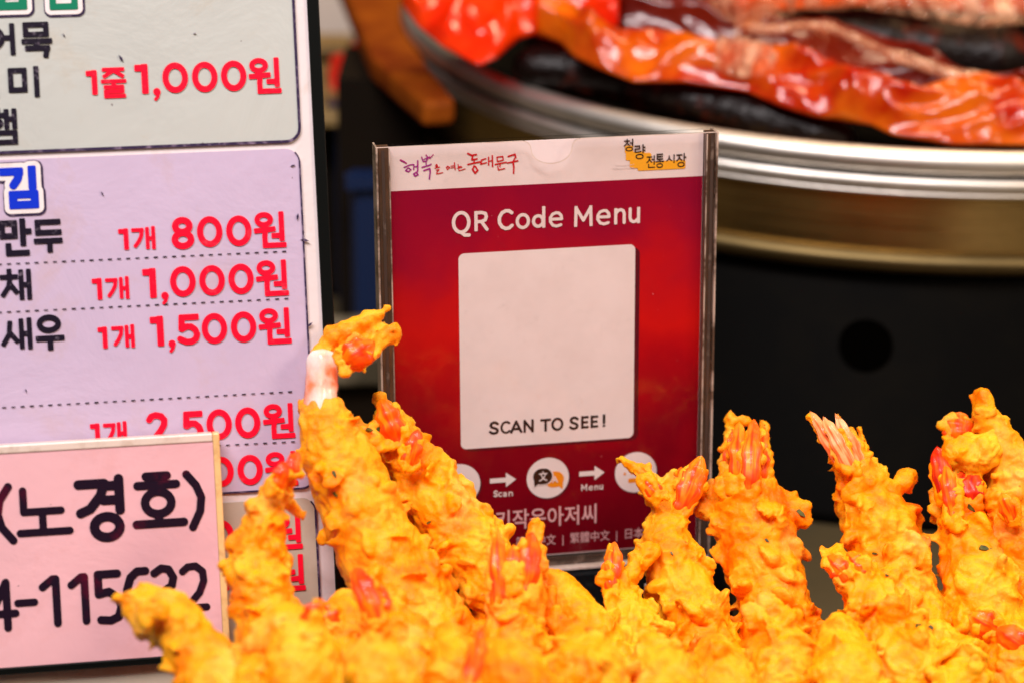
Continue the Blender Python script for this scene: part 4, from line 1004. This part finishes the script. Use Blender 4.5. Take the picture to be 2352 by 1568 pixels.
    if herbs:
        W = co + loc
        cx_ = (W - np.array(CAM)); dpt = cx_ @ np.array(fwd)
        sx = 1176 + FPX * (cx_ @ np.array(rt)) / dpt; sy = 784 - FPX * (cx_ @ np.array(up)) / dpt
        for (hx_, hy_, s_) in herbs:
            sc = np.abs(sx - hx_) + np.abs(sy - hy_) + (dpt - dpt.min()) * 3000 * .35
            i = int(np.argmin(np.hypot(sx - hx_, sy - hy_) + (dpt - dpt.min()) * 900)); q = Vector(co[i]); nrm = Vector(no[i])
            X = nrm.cross(Vector((rnd.uniform(-1, 1), 0, 1))).normalized(); Yv = nrm.cross(X); sz = s_ * .000115
            c = [q + nrm * .0004 + X * math.cos(a) * sz * (1.6 if kk % 2 else 1) + Yv * math.sin(a) * sz * .55 for kk, a in enumerate([0, .9, 1.9, 3.1, 4.0, 5.2])]
            c2_ = [v - nrm * .0010 for v in c]
            link('herb_fleck', mesh(c + c2_, [tuple(range(6)), tuple(range(11, 5, -1))] + [(ii, ii + 6, (ii + 1) % 6 + 6, (ii + 1) % 6) for ii in range(6)]), M['herb'], t)
    return t

prawn('tallest prawn with bare pale flesh under a curled battered tail, overlapping the menu stand',
      [(738, 948, 58), (760, 1005, 82), (800, 1100, 100), (855, 1230, 113), (915, 1350, 120), (990, 1480, 125), (1060, 1620, 120)], (.648, .600),
      tails=[(778, 838, 862, 785, 30, -.0085)],
      arms=[(728, 818, 22, 765, 775, 30, 0), (765, 775, 32, 845, 738, 22, 0), (845, 738, 20, 888, 708, 4, 0), (785, 800, 42, 860, 782, 40, .003), (860, 782, 40, 905, 762, 24, .003), (770, 835, 22, 860, 810, 24, .001), (700, 935, 20, 712, 950, 20, .001)],
      flesh=(733, 985, 742, 800, 38), herbs=[(848, 985, 9), (768, 1088, 9), (770, 1132, 7)], seed=1, lump=.8)
prawn('prawn with a split orange tail leaning across the left edge of the red menu card',
      [(895, 960, 44), (925, 1015, 62), (960, 1085, 70), (1010, 1165, 78), (1075, 1250, 86), (1145, 1350, 96), (1225, 1460, 104), (1300, 1610, 104)], (.664, .615),
      tails=[(920, 1020, 872, 915, 26, -.009), (935, 1080, 960, 985, 18, -.012), (870, 1040, 822, 975, 18, -.010)],
      arms=[(900, 960, 30, 872, 912, 18, .002), (870, 1030, 30, 818, 972, 16, -.001), (945, 965, 10, 1000, 1060, 14, .0)], herbs=[(868, 985, 14), (985, 1200, 6)], seed=2)
prawn('slim prawn with two narrow tail fins standing between the pink sign and the tallest prawn',
      [(642, 1110, 34), (615, 1180, 52), (598, 1250, 66), (600, 1340, 80), (620, 1450, 90), (650, 1600, 95)], (.612, .575),
      tails=[(632, 1130, 655, 1058, 17, -.008), (655, 1130, 684, 1035, 17, -.004)],
      arms=[(600, 1200, 40, 540, 1250, 24, 0), (660, 1150, 26, 690, 1175, 10, .006), (560, 1330, 40, 530, 1300, 22, 0)], seed=3)
prawn('blunt prawn pointing left in front of the long number on the pink sign',
      [(300, 1378, 30), (345, 1398, 50), (400, 1435, 72), (450, 1490, 82), (500, 1560, 95), (540, 1640, 105)], (.572, .548),
      tails=[(345, 1415, 318, 1385, 14, -.011), (380, 1410, 350, 1375, 12, -.012)],
      arms=[(300, 1378, 20, 268, 1372, 8, 0), (335, 1360, 26, 400, 1392, 38, 0), (300, 1400, 20, 330, 1450, 26, 0)], seed=4, lump=.7)
prawn('prawn with two long orange tail fins rising in the middle of the pile',
      [(1185, 1290, 44), (1188, 1350, 62), (1180, 1430, 82), (1180, 1530, 96), (1175, 1640, 100)], (.618, .585),
      tails=[(1150, 1410, 1143, 1212, 20, -.008), (1205, 1390, 1222, 1220, 24, -.007), (1180, 1360, 1180, 1250, 15, -.009)],
      arms=[(1150, 1400, 14, 1135, 1225, 8, .002), (1210, 1380, 26, 1232, 1205, 20, .001), (1235, 1270, 20, 1245, 1300, 16, .002)], seed=5)
prawn('short prawn lying right of the two long central tail fins with its rounded back up',
      [(1268, 1332, 32), (1305, 1378, 56), (1355, 1450, 74), (1400, 1540, 88), (1430, 1640, 92)], (.632, .598),
      tails=[(1290, 1450, 1262, 1395, 16, -.010)], seed=6, lump=.8)
prawn('forked prawn with one yellow and one red tail fin before the menu card',
      [(1535, 1170, 46), (1530, 1230, 62), (1545, 1300, 80), (1580, 1390, 88), (1620, 1480, 92), (1670, 1610, 98)], (.676, .628),
      tails=[(1560, 1180, 1612, 1045, 24, -.003), (1520, 1150, 1470, 1085, 18, -.010), (1545, 1150, 1565, 1070, 15, .001)],
      arms=[(1530, 1170, 34, 1480, 1085, 26, 0), (1480, 1085, 26, 1428, 1055, 10, 0), (1500, 1140, 26, 1540, 1100, 24, 0), (1585, 1150, 14, 1602, 1130, 12, .002)], herbs=[(1545, 1268, 5)], seed=7)
prawn('prawn with a small upright tail stub standing just left of the forked prawn',
      [(1408, 1318, 32), (1425, 1370, 48), (1450, 1440, 72), (1490, 1540, 92), (1520, 1640, 98)], (.644, .606),
      tails=[(1403, 1350, 1412, 1242, 18, -.004), (1410, 1370, 1388, 1290, 15, -.005)],
      arms=[(1400, 1330, 20, 1408, 1255, 9, .001), (1440, 1330, 30, 1490, 1270, 36, .004)], seed=8)
prawn('prawn with a squared orange tail of parallel fins standing right of the menu stand',
      [(1712, 1090, 58), (1712, 1130, 80), (1735, 1195, 106), (1745, 1270, 100), (1765, 1350, 96), (1800, 1450, 102), (1830, 1600, 108)], (.690, .635),
      tails=[(1694, 1130, 1698, 968, 19, -.010), (1722, 1135, 1732, 962, 19, -.012), (1746, 1130, 1756, 975, 13, -.008), (1672, 1100, 1682, 985, 14, -.006)],
      arms=[(1660, 1090, 18, 1680, 960, 10, .002), (1680, 962, 9, 1712, 968, 8, .001), (1755, 968, 9, 1762, 1060, 14, .003), (1820, 1170, 34, 1845, 1200, 20, -.004), (1640, 1120, 22, 1620, 1170, 24, 0)], herbs=[(1838, 1175, 12), (1760, 1240, 6)], seed=9)
prawn('slender prawn leaning left with a pointed pinkish tail against the dark drum',
      [(1938, 1035, 38), (1965, 1080, 58), (1995, 1140, 78), (2020, 1210, 92), (2045, 1300, 98), (2080, 1390, 103), (2115, 1500, 108), (2145, 1620, 108)], (.688, .635),
      tails=[(1945, 1075, 1860, 943, 16, -.007, 'shell_pale'), (1960, 1080, 1890, 955, 16, -.010, 'shell_pale'), (1985, 1080, 1918, 948, 14, -.006, 'shell_pale')],
      arms=[(1940, 1040, 26, 1895, 985, 14, .003), (1985, 1030, 20, 1972, 985, 5, 0), (1935, 1100, 22, 1925, 1060, 12, .002), (2080, 1110, 26, 2088, 1090, 22, 0)], herbs=[(2010, 1270, 6), (2035, 1320, 5)], seed=10)
prawn('prawn topped by a big pale batter lump over dark red shell',
      [(2198, 1120, 42), (2205, 1180, 62), (2225, 1250, 84), (2240, 1320, 96), (2265, 1410, 102), (2300, 1510, 110), (2330, 1630, 110)], (.682, .628),
      tails=[(2178, 1160, 2152, 1022, 18, -.008, 'shell_red'), (2210, 1150, 2215, 1080, 34, -.006, 'shell_red'), (2192, 1200, 2172, 1060, 16, -.010), (2232, 1160, 2235, 1080, 22, -.008, 'shell_red'), (2200, 1020, 2205, 945, 30, -.002)],
      arms=[(2190, 1040, 38, 2262, 1035, 46, -.010), (2225, 1020, 36, 2240, 1060, 44, -.009), (2190, 985, 12, 2180, 965, 10, .003), (2150, 1130, 14, 2140, 1170, 12, 0)], herbs=[(2228, 1165, 12), (2262, 1258, 14), (2300, 1225, 10)], seed=11)
prawn('knobbly pale prawn rising highest at the right edge of the picture',
      [(2258, 912, 26), (2266, 960, 38), (2295, 1010, 48), (2322, 1080, 62), (2335, 1170, 76), (2350, 1270, 84), (2380, 1380, 90), (2400, 1500, 98)], (.694, .650), tails=[(2330, 1200, 2300, 1130, 16, -.012)], seed=12)
prawn('prawn with a ringed orange tail end low between the slender prawn and the squared-tail prawn',
      [(1925, 1290, 38), (1965, 1330, 58), (2010, 1390, 78), (2055, 1470, 95), (2095, 1590, 105)], (.648, .606),
      tails=[(1950, 1330, 1900, 1275, 22, -.009), (1990, 1320, 1945, 1268, 18, -.009)],
      arms=[(1900, 1300, 10, 1890, 1262, 5, 0), (1890, 1262, 7, 1935, 1258, 9, 0)], herbs=[(2110, 1425, 7)], seed=13)
prawn('prawn with a red striped tail lying low in front of the tallest prawn',
      [(868, 1395, 48), (905, 1450, 78), (950, 1520, 96), (990, 1620, 105)], (.585, .560),
      tails=[(870, 1430, 815, 1300, 24, -.010), (905, 1420, 845, 1325, 18, -.006)], seed=14, lump=.8)
prawn('prawn with an upright red fin at the bottom centre of the picture',
      [(1140, 1500, 45), (1180, 1540, 78), (1215, 1600, 95)], (.560, .545),
      tails=[(1078, 1590, 1106, 1440, 20, -.004), (1130, 1540, 1150, 1500, 10, -.010)], seed=15, lump=.8)
prawn('prawn with a broad rounded batter top at the front left of the pile',
      [(650, 1415, 44), (680, 1455, 80), (700, 1520, 104), (715, 1620, 115)], (.560, .545),
      tails=[(700, 1440, 740, 1375, 18, -.005)], arms=[(620, 1440, 40, 600, 1470, 30, 0)], seed=16, lump=.7)
prawn('squat pale prawn at the bottom edge, left of centre',
      [(850, 1500, 50), (870, 1545, 90), (890, 1620, 110)], (.540, .530), seed=17, lump=.7)
prawn('prawn with a shiny orange shell segment at the bottom right corner',
      [(2262, 1435, 48), (2300, 1490, 76), (2340, 1560, 95), (2370, 1650, 100)], (.640, .612),
      tails=[(2300, 1450, 2225, 1410, 26, -.010), (2370, 1500, 2290, 1440, 28, -.012)], herbs=[(2240, 1540, 6)], seed=18)
prawn('prawn with a red patched top in front of the squared-tail prawn',
      [(1762, 1395, 40), (1772, 1440, 62), (1790, 1510, 90), (1800, 1610, 100)], (.622, .596),
      tails=[(1735, 1440, 1722, 1385, 16, -.007), (1800, 1440, 1812, 1385, 14, -.006)], seed=19)
prawn('small upright prawn lump at the bottom right of centre',
      [(1640, 1490, 48), (1655, 1530, 76), (1670, 1610, 95)], (.602, .585), seed=20, lump=.8)
prawn('dark spotted prawn lying between the right front prawns at the bottom edge',
      [(2150, 1470, 58), (2175, 1530, 88), (2200, 1620, 105)], (.628, .602), tails=[(2080, 1540, 2052, 1440, 18, -.010)], herbs=[(2125, 1424, 9), (2140, 1440, 7)], seed=21)
prawn('prawn with a spiky crest at the bottom edge beside the upright red fin',
      [(1310, 1450, 44), (1340, 1500, 74), (1365, 1600, 98)], (.586, .566), tails=[(1380, 1500, 1345, 1440, 14, -.008)], seed=22)
prawn('plump prawn half cut by the bottom edge under the forked prawn',
      [(1500, 1490, 52), (1520, 1545, 84), (1535, 1620, 100)], (.590, .572), seed=23, lump=.8)
prawn('flat prawn behind the front left row, right of the broad rounded one',
      [(790, 1385, 40), (800, 1430, 66), (815, 1500, 84), (830, 1600, 95)], (.600, .578), tails=[(770, 1440, 745, 1380, 16, -.007)], seed=24, lump=.8)
prawn('prawn squeezed at the bottom edge between the red fin and the red striped tail',
      [(1030, 1470, 48), (1045, 1520, 76), (1055, 1610, 96)], (.572, .556), seed=25, lump=.8)
prawn('low prawn at the bottom edge right of the red patched one',
      [(1930, 1450, 50), (1935, 1510, 84), (1945, 1610, 104)], (.612, .590), seed=26, lump=.8)
prawn('tiny prawn tip at the bottom edge below the blunt left prawn',
      [(560, 1520, 44), (580, 1560, 76), (600, 1640, 96)], (.556, .545), seed=27, lump=.7)

# serving tray that carries them (below the frame)
tr = thing('serving_tray', 'shallow steel tray carrying the fried prawns', 'tray', loc=(.02, .60, 0))
link('tray_floor', MB().box((-.24, -.085, TRAYZ - .038), (.27, .068, TRAYZ - .001)).me(), M['steel'], tr)
for a, b in (((-.244, -.089, .003), (-.2402, .072, .055)), ((.2702, -.089, .003), (.274, .072, .055)), ((-.24, -.089, .003), (.27, -.0852, .055))):
    link('tray_wall', MB().box(a, b).me(), M['steel'], tr)
